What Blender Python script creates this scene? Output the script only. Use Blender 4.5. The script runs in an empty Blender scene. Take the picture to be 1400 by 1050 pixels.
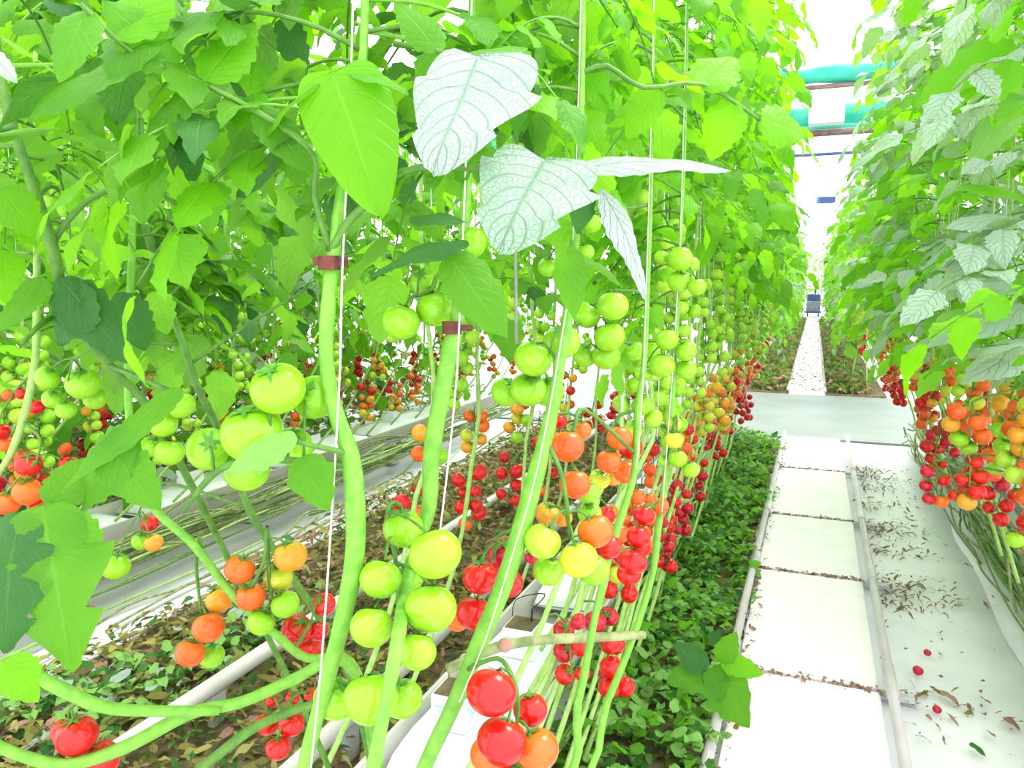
import bpy, math, random
from math import pi, sin, cos, tan, atan, radians, sqrt
from mathutils import Vector, Matrix, Quaternion

SC = bpy.context.scene
COL = SC.collection
RND = random.Random(7)

# ------------------------------------------------------------------ camera
FPX = 1050.0; CH = 1.4
PHI = atan(135/FPX); TH = atan(415*cos(PHI)/FPX)
Fw = Vector((-sin(TH)*cos(PHI), cos(TH)*cos(PHI), -sin(PHI)))
Rt = Vector((cos(TH), sin(TH), 0)); Up = Rt.cross(Fw)
CAM = Vector((0, 0, CH))
cam_d = bpy.data.cameras.new('camera'); cam = bpy.data.objects.new('camera', cam_d); COL.objects.link(cam)
cam.location = CAM
cam.rotation_euler = (pi/2-PHI, 0, TH)
cam_d.sensor_width = 36; cam_d.lens = 36*FPX/1400; cam_d.clip_start = 0.02; cam_d.clip_end = 200
SC.camera = cam

def W(px, py, d):
    """world point seen at a pixel at depth d"""
    return CAM + Rt*((px-700)/FPX*d) + Up*((525-py)/FPX*d) + Fw*d
def G(px, py, z=0):
    k = (px-700)/FPX*Rt.z + (525-py)/FPX*Up.z + Fw.z
    return W(px, py, (z-CH)/k)

# ------------------------------------------------------------------ materials
def newmat(name):
    m = bpy.data.materials.new(name); m.use_nodes = True
    nt = m.node_tree; nt.nodes.clear()
    out = nt.nodes.new('ShaderNodeOutputMaterial')
    return m, nt, out
def N(nt, t, **kw):
    n = nt.nodes.new(t)
    for k, v in kw.items():
        if k.startswith('i_'):
            n.inputs[k[2:].replace('_', ' ')].default_value = v
        else: setattr(n, k, v)
    return n
def c4(c): return (c[0], c[1], c[2], 1)
def math_n(nt, op, a, b=None, clamp=False):
    n = nt.nodes.new('ShaderNodeMath'); n.operation = op; n.use_clamp = clamp
    for i, v in enumerate((a, b)):
        if v is None: continue
        if isinstance(v, (int, float)): n.inputs[i].default_value = v
        else: nt.links.new(v, n.inputs[i])
    return n.outputs[0]
def mixc(nt, fac, a, b):
    n = nt.nodes.new('ShaderNodeMix'); n.data_type = 'RGBA'
    for s, v in ((0, fac), (6, a), (7, b)):
        if isinstance(v, (int, float)): n.inputs[s].default_value = v
        elif isinstance(v, tuple): n.inputs[s].default_value = c4(v)
        else: nt.links.new(v, n.inputs[s])
    return n.outputs[2]
def noise(nt, scale, detail=3, coord='Object'):
    tc = nt.nodes.new('ShaderNodeTexCoord'); n = nt.nodes.new('ShaderNodeTexNoise')
    n.inputs['Scale'].default_value = scale; n.inputs['Detail'].default_value = detail
    nt.links.new(tc.outputs[coord], n.inputs['Vector'])
    return n.outputs['Fac']
def ramp(nt, fac, stops):
    r = nt.nodes.new('ShaderNodeValToRGB'); cr = r.color_ramp
    while len(cr.elements) < len(stops): cr.elements.new(.5)
    for e, (p, c) in zip(cr.elements, stops): e.position = p; e.color = c4(c)
    nt.links.new(fac, r.inputs[0]); return r.outputs[0]

def simple(name, c, c2=None, scale=8, rough=.6, spec=.4, bump=0, metallic=0, detail=4):
    m, nt, out = newmat(name)
    b = N(nt, 'ShaderNodeBsdfPrincipled', i_Roughness=rough, i_Metallic=metallic)
    b.inputs['Specular IOR Level'].default_value = spec
    f = noise(nt, scale, detail)
    if c2: nt.links.new(ramp(nt, f, [(.35, c), (.65, c2)]), b.inputs['Base Color'])
    else: b.inputs['Base Color'].default_value = c4(c)
    if bump:
        bp = N(nt, 'ShaderNodeBump', i_Strength=bump, i_Distance=.01); nt.links.new(f, bp.inputs['Height'])
        nt.links.new(bp.outputs[0], b.inputs['Normal'])
    nt.links.new(b.outputs[0], out.inputs[0]); return m

def leafmat(name, ca, cb, under, trans, tmix=.4, rough=.5, spec=.28, vein=.35, bump=.5, sheen=0.0, vcol=None, net=0):
    m, nt, out = newmat(name); L = nt.links
    uv = nt.nodes.new('ShaderNodeUVMap'); uv.uv_map = 'UVMap'
    sx = nt.nodes.new('ShaderNodeSeparateXYZ'); L.new(uv.outputs[0], sx.inputs[0])
    u, v = sx.outputs[0], sx.outputs[1]
    av = math_n(nt, 'ABSOLUTE', math_n(nt, 'SUBTRACT', v, .5))           # 0..0.5
    s = math_n(nt, 'SUBTRACT', math_n(nt, 'MULTIPLY', u, 8.0), math_n(nt, 'MULTIPLY', av, 5.0))
    fr = math_n(nt, 'ABSOLUTE', math_n(nt, 'SUBTRACT', math_n(nt, 'FRACT', math_n(nt, 'ADD', s, 10)), .5))  # .5 at vein
    side = math_n(nt, 'MULTIPLY', math_n(nt, 'SUBTRACT', fr, .40), 10, True)
    mid = math_n(nt, 'SUBTRACT', 1, math_n(nt, 'MULTIPLY', av, 28), True)
    vn = math_n(nt, 'MAXIMUM', math_n(nt, 'MULTIPLY', side, .8), mid)
    nz = noise(nt, 22, 3); nzf = noise(nt, 160, 2)
    oi = nt.nodes.new('ShaderNodeObjectInfo')
    mixf = math_n(nt, 'ADD', math_n(nt, 'MULTIPLY', oi.outputs['Random'], .6), math_n(nt, 'MULTIPLY', math_n(nt, 'SUBTRACT', nz, .3), .9), True)
    base = mixc(nt, mixf, ca, cb)
    if net:
        vo = nt.nodes.new('ShaderNodeTexVoronoi'); vo.feature = 'DISTANCE_TO_EDGE'; vo.inputs['Scale'].default_value = net
        tcv = nt.nodes.new('ShaderNodeTexCoord'); L.new(tcv.outputs['Object'], vo.inputs['Vector'])
        vn = math_n(nt, 'MAXIMUM', vn, math_n(nt, 'MULTIPLY', math_n(nt, 'SUBTRACT', 1, math_n(nt, 'MULTIPLY', vo.outputs['Distance'], 9.0), True), .30))
    base = mixc(nt, math_n(nt, 'MULTIPLY', vn, vein), base, vcol or tuple(min(1, x*1.8+.04) for x in cb))
    geo = nt.nodes.new('ShaderNodeNewGeometry')
    base = mixc(nt, math_n(nt, 'MULTIPLY', geo.outputs['Backfacing'], .75), base, under)
    pb = N(nt, 'ShaderNodeBsdfPrincipled', i_Roughness=rough)
    pb.inputs['Specular IOR Level'].default_value = spec
    if sheen:
        pb.inputs['Sheen Weight'].default_value = sheen; pb.inputs['Sheen Roughness'].default_value = .4
    L.new(base, pb.inputs['Base Color'])
    h = math_n(nt, 'ADD', math_n(nt, 'MULTIPLY', vn, -1.0), math_n(nt, 'MULTIPLY', nzf, .9))
    bp = N(nt, 'ShaderNodeBump', i_Strength=bump, i_Distance=.004); L.new(h, bp.inputs['Height'])
    L.new(bp.outputs[0], pb.inputs['Normal'])
    tr = nt.nodes.new('ShaderNodeBsdfTranslucent')
    L.new(mixc(nt, math_n(nt, 'MULTIPLY', vn, .35), mixc(nt, mixf, trans, tuple(x*.75 for x in trans)), cb), tr.inputs[0])
    mx = nt.nodes.new('ShaderNodeMixShader'); mx.inputs[0].default_value = tmix
    L.new(pb.outputs[0], mx.inputs[1]); L.new(tr.outputs[0], mx.inputs[2]); L.new(mx.outputs[0], out.inputs[0])
    return m

def fruitmat(name, c, c2, shoulder, rough=.2, sss=.05):
    m, nt, out = newmat(name); L = nt.links
    tc = nt.nodes.new('ShaderNodeTexCoord'); sx = nt.nodes.new('ShaderNodeSeparateXYZ'); L.new(tc.outputs['Generated'], sx.inputs[0])
    f = noise(nt, 1.6, 2, 'Generated')
    oi = nt.nodes.new('ShaderNodeObjectInfo')
    col = mixc(nt, math_n(nt, 'ADD', math_n(nt, 'MULTIPLY', math_n(nt, 'SUBTRACT', f, .35), 1.6), math_n(nt, 'MULTIPLY', math_n(nt, 'SUBTRACT', oi.outputs['Random'], .5), .5), True), c, c2)
    sh = math_n(nt, 'MULTIPLY', math_n(nt, 'SUBTRACT', sx.outputs[2], .72), 2.6, True)
    col = mixc(nt, sh, col, shoulder)
    pb = N(nt, 'ShaderNodeBsdfPrincipled', i_Roughness=rough); L.new(col, pb.inputs['Base Color'])
    pb.inputs['Specular IOR Level'].default_value = .45
    pb.inputs['Subsurface Weight'].default_value = sss
    pb.inputs['Subsurface Radius'].default_value = (.01, .008, .004); pb.inputs['Subsurface Scale'].default_value = .6
    L.new(pb.outputs[0], out.inputs[0]); return m

MT = dict(
 leaf=leafmat('tomato_leaf_green', (.055,.20,.012), (.12,.36,.018), (.20,.38,.08), (.30,.76,.008), .45),
 leaf_bright=leafmat('tomato_leaf_yellow_green', (.10,.34,.008), (.17,.48,.012), (.22,.48,.06), (.37,.92,.004), .5),
 leaf_dark=leafmat('tomato_leaf_dark', (.022,.10,.018), (.05,.19,.03), (.10,.24,.07), (.09,.34,.012), .28),
 leaf_pale_glare=leafmat('tomato_leaf_pale_glare', (.30,.46,.32), (.46,.55,.50), (.36,.50,.28), (.34,.68,.08), .3, rough=.42, spec=.6, vein=.3, bump=.9, sheen=.35),  # sky glare of upturned leaves mixed into the whitish base colour
 leaf_sky_glare=leafmat('tomato_leaf_sky_glare_top', (.24,.42,.25), (.50,.58,.58), (.34,.46,.30), (.2,.5,.06), .15, rough=.5, spec=.4, vein=.62, bump=.8, sheen=.3, vcol=(.06,.18,.08), net=170),  # sky sheen on leaf tops painted as grey-white base, dark veins over it
 leaf_weed=leafmat('weed_leaf_pale', (.12,.34,.05), (.26,.50,.12), (.3,.5,.2), (.3,.6,.05), .3),
 litter=leafmat('withered_leaf_brown', (.26,.12,.085), (.42,.24,.18), (.35,.24,.15), (.3,.2,.08), .15, rough=.8, spec=.2),
 litter_olive=leafmat('withered_leaf_yellow_olive', (.26,.24,.05), (.36,.34,.10), (.3,.3,.12), (.3,.3,.05), .15, rough=.8, spec=.2),
 litter_dark=leafmat('withered_leaf_olive', (.10,.10,.02), (.22,.20,.05), (.22,.2,.1), (.2,.2,.04), .15, rough=.8, spec=.2),
 stem=simple('stem_green', (.13,.36,.03), (.20,.46,.05), 60, .5, .4, .15),
 stem_pale=simple('stem_pale_green', (.26,.46,.09), (.38,.56,.18), 40, .6, .3, .2),
 stem_dark=simple('stem_olive', (.06,.17,.02), (.11,.26,.03), 50, .55, .4, .15),
 stem_old=simple('stem_old_grey_green', (.16,.22,.07), (.36,.40,.18), 30, .7, .3, .3),
 calyx=simple('calyx_green', (.05,.20,.02), (.10,.32,.04), 60, .6),
 g=fruitmat('tomato_unripe_green', (.24,.54,.012), (.32,.62,.020), (.17,.44,.010)),
 G=fruitmat('tomato_pale_green', (.34,.60,.03), (.44,.64,.05), (.24,.50,.03)),
 y=fruitmat('tomato_turning_yellow', (.50,.55,.03), (.66,.46,.02), (.34,.5,.03)),
 a=fruitmat('tomato_amber', (.74,.27,.015), (.62,.34,.02), (.5,.4,.03)),
 o=fruitmat('tomato_orange', (.78,.13,.01), (.74,.06,.008), (.75,.2,.02)),
 r=fruitmat('tomato_red', (.60,.006,.004), (.52,.003,.006), (.66,.03,.01)),
 c=fruitmat('tomato_crimson', (.46,.004,.018), (.54,.008,.035), (.45,.006,.015)),
 string=simple('white_twine', (.85,.82,.80), (.7,.68,.66), 300, .8),
 clip=simple('reddish_brown_clip', (.16,.03,.015), (.07,.02,.015), 90, .5),
 black=simple('black_plastic', (.012,.012,.016), None, 5, .4),
 wire=simple('grey_wire', (.22,.24,.22), (.35,.36,.33), 30, .5),
 film=simple('white_film', (.78,.77,.82), (.66,.67,.72), 3, .4, .5, .25),
 bag=simple('white_grow_bag', (.90,.91,.95), (.80,.82,.88), 6, .35, .5, .5),
 gutter=simple('cream_gutter', (.60,.58,.53), (.48,.47,.43), 4, .45, .5, .05),
 board=simple('white_path_board', (.96,.90,.95), (.90,.83,.90), 7, .6, .4, .2),
 rail=simple('white_painted_rail', (.60,.54,.57), (.48,.43,.46), 5, .35, .5, .05),
 bracket=simple('grey_steel_bracket', (.42,.43,.48), (.55,.56,.6), 20, .45, .5),
 concrete=simple('pale_concrete', (.235,.27,.25), (.19,.225,.21), 1.6, .55, .4, .1),
 soil=simple('dark_soil', (.10,.08,.04), (.22,.17,.09), 18, .9, .2, .8),
 white=simple('white_paint', (.88,.88,.9), None, 5, .5),
 teal=simple('teal_shade_cloth', (.02,.38,.26), (.06,.50,.36), 6, .7),
 blue=simple('blue_paint', (.05,.09,.30), None, 5, .5),
 grey=simple('grey_paint', (.14,.18,.22), (.3,.36,.4), 20, .5),
 brownsteel=simple('brown_steel', (.16,.09,.08), (.25,.16,.14), 10, .5),
 ink=simple('cyan_print', (.25,.62,.78), (.45,.75,.85), 60, .6),
)
def glassmat(name, tcol, fac):
    m, nt, out = newmat(name)
    t = nt.nodes.new('ShaderNodeBsdfTransparent'); t.inputs[0].default_value = (1, 1, 1, 1)
    d = nt.nodes.new('ShaderNodeBsdfTranslucent'); d.inputs[0].default_value = c4(tcol)
    mx = nt.nodes.new('ShaderNodeMixShader'); mx.inputs[0].default_value = fac
    nt.links.new(t.outputs[0], mx.inputs[1]); nt.links.new(d.outputs[0], mx.inputs[2]); nt.links.new(mx.outputs[0], out.inputs[0]); return m
MT['glazing'] = glassmat('hazy_glazing', (.95, .97, 1), .35)

# ------------------------------------------------------------------ mesh builder
class MB:
    def __init__(s): s.v = []; s.f = []; s.m = []; s.uv = []; s.mats = []
    def mi(s, key):
        if key not in s.mats: s.mats.append(key)
        return s.mats.index(key)
    def face(s, idx, mi, uv=None):
        s.f.append(idx); s.m.append(mi); s.uv.append(uv or [(0, .5)]*len(idx))
    def box(s, c, h, key, rz=0):
        mi = s.mi(key); b = len(s.v); R = Matrix.Rotation(rz, 3, 'Z')
        for x in (-1, 1):
            for y in (-1, 1):
                for z in (-1, 1): s.v.append(Vector(c)+R @ Vector((x*h[0], y*h[1], z*h[2])))
        for q in ((0,1,3,2),(4,6,7,5),(0,4,5,1),(2,3,7,6),(0,2,6,4),(1,5,7,3)): s.face([b+i for i in q], mi)
    def quad(s, pts, key):
        mi = s.mi(key); b = len(s.v); s.v += [Vector(p) for p in pts]; s.face([b+i for i in range(len(pts))], mi)
    def tube(s, pts, rad, key, n=8, sub=3, cap=True, bumpy=0):
        pts = [Vector(p) for p in pts]
        if not isinstance(rad, (list, tuple)): rad = [rad]*len(pts)
        P, Rr = [], []
        if len(pts) > 2 and sub > 1:
            for i in range(len(pts)-1):
                p0 = pts[max(i-1, 0)]; p1 = pts[i]; p2 = pts[i+1]; p3 = pts[min(i+2, len(pts)-1)]
                for k in range(sub):
                    t = k/sub
                    P.append(.5*((2*p1)+(p2-p0)*t+(2*p0-5*p1+4*p2-p3)*t*t+(3*p1-p0-3*p2+p3)*t**3)); Rr.append(rad[i]*(1-t)+rad[i+1]*t)
            P.append(pts[-1]); Rr.append(rad[-1])
        else: P, Rr = pts, list(rad)
        mi = s.mi(key); b = len(s.v); side = None
        for i, p in enumerate(P):
            t = (P[min(i+1, len(P)-1)]-P[max(i-1, 0)])
            if t.length < 1e-9: t = Vector((0, 0, 1))
            t.normalize()
            if side is None:
                side = t.cross(Vector((0, 0, 1)) if abs(t.z) < .9 else Vector((1, 0, 0))).normalized()
            side = (side-t*side.dot(t)).normalized(); o = t.cross(side)
            r = Rr[i]*(1+(RND.uniform(-bumpy, bumpy) if bumpy else 0))
            for k in range(n):
                a = 2*pi*k/n; s.v.append(p+side*(cos(a)*r)+o*(sin(a)*r))
        for i in range(len(P)-1):
            for k in range(n):
                k2 = (k+1) % n
                s.face([b+i*n+k, b+i*n+k2, b+(i+1)*n+k2, b+(i+1)*n+k], mi)
        if cap:
            s.face([b+k for k in range(n)][::-1], mi); s.face([b+(len(P)-1)*n+k for k in range(n)], mi)
    def ball(s, M, r, key, nu=16, nv=10, dimple=True):
        mi = s.mi(key); b = len(s.v)
        for j in range(nv+1):
            a = pi*j/nv
            for i in range(nu):
                t = 2*pi*i/nu; x, y, z = sin(a)*cos(t), sin(a)*sin(t), cos(a)*.92
                if dimple:
                    z -= .16*math.exp(-(a/.42)**2); q = 1+.02*cos(5*t)*max(0, cos(a))
                    x *= q; y *= q
                s.v.append(M @ (Vector((x, y, z))*r))
        for j in range(nv):
            for i in range(nu):
                i2 = (i+1) % nu; s.face([b+j*nu+i, b+(j+1)*nu+i, b+(j+1)*nu+i2, b+j*nu+i2], mi)
    def leaflet(s, M, L, Wd, key, nu=12, nv=4, droop=.5, fold=.25, lobes=4, depth=.22, rnd=RND, wave=.06, shape=0):
        mi = s.mi(key); b = len(s.v); ph = rnd.uniform(0, 6); ph2 = rnd.uniform(0, 6); asym = rnd.uniform(-.1, .1)
        tw = rnd.uniform(-.3, .3)
        for i in range(nu+1):
            u = i/nu
            # ovate envelope, wide near the base, pointed tip
            if shape == 1: env = max(0, sin(pi*min(1, u**.62*1.0)))**.7
            else: env = (sin(pi*u**.72)) ** .85 if 0 < u < 1 else 0
            if u >= 1: env = 0
            th_ = (u*lobes) % 1
            saw = 1 - depth*(th_**1.3)*(1 if u < .93 else 0) if lobes else 1
            w = Wd*.5*env*saw*1.06+(.0015 if i in (0,) else 0)
            if droop: x = L*sin(droop*u)/droop; zc = -L*(1-cos(droop*u))/droop
            else: x, zc = L*u, 0
            for j in range(nv+1):
                v = -1+2*j/nv
                ww = w*(1+asym*(1 if v > 0 else -1))
                y = v*ww*cos(fold); z = zc+abs(v)*ww*sin(fold)-v*v*ww*.25 + Wd*wave*sin(u*11+ph+v*2)*abs(v) + Wd*wave*.6*sin(u*6+ph2)
                z += v*ww*sin(tw*u)
                xx = x - abs(v)*ww*(.25 if shape == 0 else .55)*(1-u)
                s.v.append(M @ Vector((xx, y, z)))
        for i in range(nu):
            for j in range(nv):
                a = b+i*(nv+1)+j
                uvs = [((i+di)/nu, (j+dj)/nv) for di, dj in ((0,0),(1,0),(1,1),(0,1))]
                s.face([a, a+nv+1, a+nv+2, a+1], mi, uvs)
    def mesh(s, name, smooth=True):
        me = bpy.data.meshes.new(name); me.from_pydata([tuple(v) for v in s.v], [], s.f)
        for k in s.mats: me.materials.append(MT[k])
        me.polygons.foreach_set('material_index', s.m)
        uvl = me.uv_layers.new(name='UVMap'); flat = []
        for f in s.uv:
            for a, b_ in f: flat += (a, b_)
        uvl.data.foreach_set('uv', flat)
        if smooth: me.polygons.foreach_set('use_smooth', [True]*len(s.f))
        me.update(); return me

def link(name, me, parent=None, M=None):
    o = bpy.data.objects.new(name, me); COL.objects.link(o)
    if parent: o.parent = parent
    if M is not None: o.matrix_local = M
    return o
def tag(o, label=None, cat=None, group=None, kind=None):
    if label: o['label'] = label
    if cat: o['category'] = cat
    if group: o['group'] = group
    if kind: o['kind'] = kind
    return o
def thing(name, label, cat, loc, group=None):
    o = bpy.data.objects.new(name, None); COL.objects.link(o); o.location = loc; o.empty_display_size = .05
    return tag(o, label, cat, group)
def T(v): return Matrix.Translation(Vector(v))
def frame(p, xdir, zdir):
    """matrix with +X along xdir, +Z near zdir"""
    x = Vector(xdir).normalized(); z = Vector(zdir); z = z-x*z.dot(x)
    if z.length < 1e-4: z = Vector((0, 1, 0))-x*x.y
    z.normalize(); y = z.cross(x)
    m = Matrix((x, y, z)).transposed().to_4x4(); m.translation = Vector(p); return m

# ------------------------------------------------------------------ shared meshes: leaves, fruit
def compound(seed, hi=True, key='leaf', key2='leaf'):
    r = random.Random(seed); mb = MB(); L = r.uniform(.30, .42)
    curl = r.uniform(.5, 1.1); rise = r.uniform(.1, .5); sidew = r.uniform(-.25, .25)
    def P(t): return Vector((L*t*cos(.2*t), L*sidew*t*t, L*(rise*t-curl*t*t*.8)))
    pts = [P(i/6) for i in range(7)]
    mb.tube(pts, [.004, .0035, .003, .0026, .0022, .0018, .0014], r.choice(['stem', 'stem_dark', 'stem_dark']) if hi else 'stem_dark', 6 if hi else 3, 2 if hi else 1)
    nu, nv, lob = (15, 4, 5) if hi else (6, 2, 2)
    def put(t, ang, ll, ww, k):
        p = P(t); tg = (P(min(1, t+.05))-P(max(0, t-.05))).normalized()
        up = Vector((0, 0, 1)); sd = up.cross(tg).normalized()
        d = tg*cos(ang)+sd*sin(ang); d.z += r.uniform(-.45, .15)
        nrm = up+Vector((r.uniform(-.4, .4), r.uniform(-.4, .4), 0))
        mb.leaflet(frame(p+d*.012, d, nrm), ll, ww, k, nu, nv, r.uniform(.3, 1.1), r.uniform(.1, .45), lob, .36 if hi else .32, r)
    big = r.uniform(.10, .14)
    put(1, 0, big*1.15, big*.78, key)
    for i, t in enumerate((.42, .62, .82)):
        for sgn in (-1, 1):
            q = big*(.95+.1*i)*r.uniform(.8, 1.05)
            put(t+r.uniform(-.02, .02), sgn*radians(r.uniform(50, 80)), q, q*.62, key if r.random() < .7 else key2)
    for t in ((.5, .72) if hi else (.52,)):
        for sgn in (-1, 1): put(t, sgn*1.4, big*.35, big*.24, key)
    return mb
LEAF_HI, LEAF_LO = [], []
for i, (a, b_) in enumerate([('leaf','leaf'),('leaf','leaf_bright'),('leaf_bright','leaf_bright'),('leaf','leaf_dark'),('leaf_bright','leaf'),('leaf_pale_glare','leaf'),('leaf','leaf'),('leaf_dark','leaf'),('leaf_bright','leaf'),('leaf_pale_glare','leaf_pale_glare')]):
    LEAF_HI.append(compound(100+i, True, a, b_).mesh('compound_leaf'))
    LEAF_LO.append(compound(200+i, False, a, b_).mesh('compound_leaf_small'))
# index sets per tone
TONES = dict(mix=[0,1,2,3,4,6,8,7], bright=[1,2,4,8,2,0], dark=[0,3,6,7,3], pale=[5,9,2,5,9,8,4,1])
TOM = {}
for k in 'gGyaorc':
    mb = MB(); mb.ball(Matrix(), 1, k, 28, 18); hi = mb.mesh('tomato')
    mb = MB(); mb.ball(Matrix(), 1, k, 12, 8); lo = mb.mesh('tomato_small')
    TOM[k] = (hi, lo)
FRUIT_WORD = dict(g='light green unripe tomato', G='pale green unripe tomato', y='yellowish green turning tomato', a='amber half ripe tomato', o='orange ripening tomato', r='ripe red tomato', c='dark crimson tomato')

def calyx(mb, p, up, r, rnd, n=5, key='calyx'):
    up = Vector(up).normalized(); a = up.cross(Vector((0, 1, .3))).normalized(); b = up.cross(a)
    for k in range(n):
        t = 2*pi*k/n+rnd.uniform(-.3, .3); d = a*cos(t)+b*sin(t)
        L = r*rnd.uniform(.65, .95); s = up.cross(d)*r*.10
        p0 = p+up*r*.02; p1 = p+d*L*.5+up*r*.03; p2 = p+d*L+up*r*rnd.uniform(-.2, .25)
        mi = mb.mi(key); q = len(mb.v)
        mb.v += [p0-s, p0+s, p1+s*.9, p1-s*.9, p2]
        mb.face([q, q+1, q+2, q+3], mi); mb.face([q+3, q+2, q+4], mi)

def orient(up, c, r):
    z = Vector(up).normalized(); m = z.to_track_quat('Z', 'Y').to_matrix().to_4x4()
    m.translation = Vector(c); return m @ Matrix.Scale(r, 4)

# generic procedural trusses: stalk mesh + fruit slots
def truss_shape(seed, n):
    r = random.Random(seed); mb = MB(); L = .05+.022*n
    def P(t): return Vector((.05*sin(min(1, t*2)*pi/2)+.025*t, .01*sin(t*3), .012*sin(t*5)-L*max(0, t-.15)))
    mb.tube([P(i/6) for i in range(7)], [.003]*4+[.0022]*3, 'stem_dark', 5, 2)
    slots = []; placed = []
    for i in range(n):
        t = .3+.7*i/(n-1); base = P(t); side = 1 if i % 2 else -1; rad = r.uniform(.024, .031)
        best = None
        for _ in range(60):
            dirv = Vector((r.uniform(-.5, .9), side*r.uniform(.3, 1), r.uniform(-.7, .1))).normalized()
            c = base+dirv*(rad+r.uniform(.004, .02)); gap = min([(c-q).length-rad-rq for q, rq in placed] or [1])
            if best is None or gap > best[0]: best = (gap, c)
            if gap > -.002: break
        c = best[1]; placed.append((c, rad)); up = (base+Vector((0, 0, .02))-c).normalized()
        top = c+up*rad*.84
        mb.tube([base, (base+top)/2+up*.006, top], .0014, 'stem_dark', 4, 2); calyx(mb, top, up, rad*.9, r)
        slots.append((c, up, rad, i/(n-1)))
    return mb, slots
TRUSS = []
for i in range(8):
    mb, sl = truss_shape(300+i, [6, 7, 8, 6, 7, 9, 5, 8][i]); TRUSS.append((mb.mesh('truss_stalk'), sl))

def pick_color(h, r):
    """h: 0 low/ripe .. 1 high/unripe"""
    x = h+r.uniform(-.10, .10)
    return 'c' if x < .05 else 'r' if x < .26 else 'o' if x < .36 else 'a' if x < .42 else 'y' if x < .47 else 'g' if r.random() < .6 else 'G'

def add_truss(root, off, az, h, rnd, hi=0, scale=1.0, crimson=.0):
    me, sl = rnd.choice(TRUSS)
    t = link('fruit_truss', me, root, T(off) @ Matrix.Rotation(az, 4, 'Z') @ Matrix.Scale(scale, 4))
    for c, up, rad, q in sl:
        k = pick_color(h+(q-.5)*.10, rnd)
        if k == 'r' and rnd.random() < crimson: k = 'c'
        f = link('tomato', TOM[k][0 if hi else 1], t, orient(up, c, rad*rnd.uniform(.9, 1.08)))
        f['label'] = FRUIT_WORD[k]
    return t

# stem / string builders for procedural plants
def plant(name, label, cat, group, x, y, sgn, rnd, hi, tone, n_leaf, truss_z, zleaf=(1.25, 2.95), back=.85, parts=True, top=3.05, stemkey='stem_pale', flat=0, h0=.62, hspan=1.0):
    """sgn: +1 leans towards +x, -1 towards -x; stem base lies back along the gutter"""
    root = thing(name, label, cat, (x-sgn*.16, y-back, .36), group); o = root.location.copy()
    j = lambda a: rnd.uniform(-a, a)
    def S(z):
        if z < .95: t = (z-.36)/.59; return Vector((x-sgn*.16*(1-t)+.02*sin(t*5), y-back*(1-t)**1.3, z))
        return Vector((x+.015*sin(z*6+y*7), y+.012*sin(z*5+x*9), z))
    zs = [.36, .5, .65, .8, .95, 1.15, 1.4, 1.7, 2.0, 2.3, 2.6, top]
    mb = MB(); mb.tube([S(z)-o for z in zs], [.007]*3+[.0075]*3+[.007, .0065, .006, .005, .004, .003], stemkey, 7 if hi else 5, 2, bumpy=.06)
    link('main_stem', mb.mesh('main_stem'), root)
    mb = MB(); a = S(.95)-o+Vector((sgn*.012, 0, 0)); e = S(3.0)-o+Vector((0, 0, .4))
    mb.tube([a, (a+e)/2+Vector((.01, .008, 0)), e], .0013, 'string', 4, 2); link('support_string', mb.mesh('support_string'), root)

    for i in range(n_leaf):
        z = zleaf[0]+(zleaf[1]-zleaf[0])*(i+rnd.random()*.8)/n_leaf
        az = i*2.4+rnd.uniform(-.6, .6)
        p = S(min(z, top-.02))-o
        sc = rnd.uniform(.75, 1.1)
        tilt = rnd.uniform(-.25, .35)
        if flat: tilt -= .25
        src = (LEAF_HI if hi else LEAF_LO)[rnd.choice(TONES[tone])]
        link('leaf', src, root, T(p) @ Matrix.Rotation(az, 4, 'Z') @ Matrix.Rotation(tilt, 4, 'Y') @ Matrix.Scale(sc, 4))
    for z in truss_z:
        if z > .9 and rnd.random() < (.38 if y > 2.8 else .15): continue
        zz = z+j(.05); h = (zz-h0)/hspan
        az = (0 if sgn > 0 else pi)+rnd.uniform(-1.4, 1.4)
        add_truss(root, S(zz)-o, az, h, rnd, hi > 1, rnd.uniform(.85, 1.0))
    return root

# one-mesh plants for the distance
def far_plant_mesh(seed, tone='mix', top=3.1, fruit=True):
    r = random.Random(seed); mb = MB()
    mb.tube([(0, -.4, .005), (0, -.15, .5), (0, 0, 1), (0, 0, 2), (0, 0, top)], .008, 'stem_pale', 4, 1)
    def app(src, M):
        b = len(mb.v); mb.v += [M @ v for v in src.v]; mp = [mb.mi(k) for k in src.mats]
        for f, m_, uv in zip(src.f, src.m, src.uv): mb.f.append([i+b for i in f]); mb.m.append(mp[m_]); mb.uv.append(uv)
    srcs = [compound(400+seed*10+i, False, *r.choice([('leaf','leaf_bright'),('leaf','leaf'),('leaf','leaf_dark'),('leaf_bright','leaf'),('leaf_pale_glare','leaf')])) for i in range(4)]
    for i in range(21):
        z = .68+(top-.68)*i/21
        app(r.choice(srcs), T((0, 0, z)) @ Matrix.Rotation(i*2.4, 4, 'Z') @ Matrix.Rotation(r.uniform(-.2, .4), 4, 'Y') @ Matrix.Scale(r.uniform(.9, 1.25), 4))
    if fruit:
        for z in (.6, .8, 1.0, 1.25):
            az = r.uniform(0, 6.28)
            for k in range(6):
                c = Vector((.07*cos(az)+r.uniform(-.035, .035), .07*sin(az)+r.uniform(-.035, .035), z-.025*k))
                mb.ball(T(c), .03, pick_color((z-.6)/.9, r), 7, 5, False)
    return mb.mesh('distant_tomato_plant')
FAR = [far_plant_mesh(i) for i in range(5)]

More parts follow.
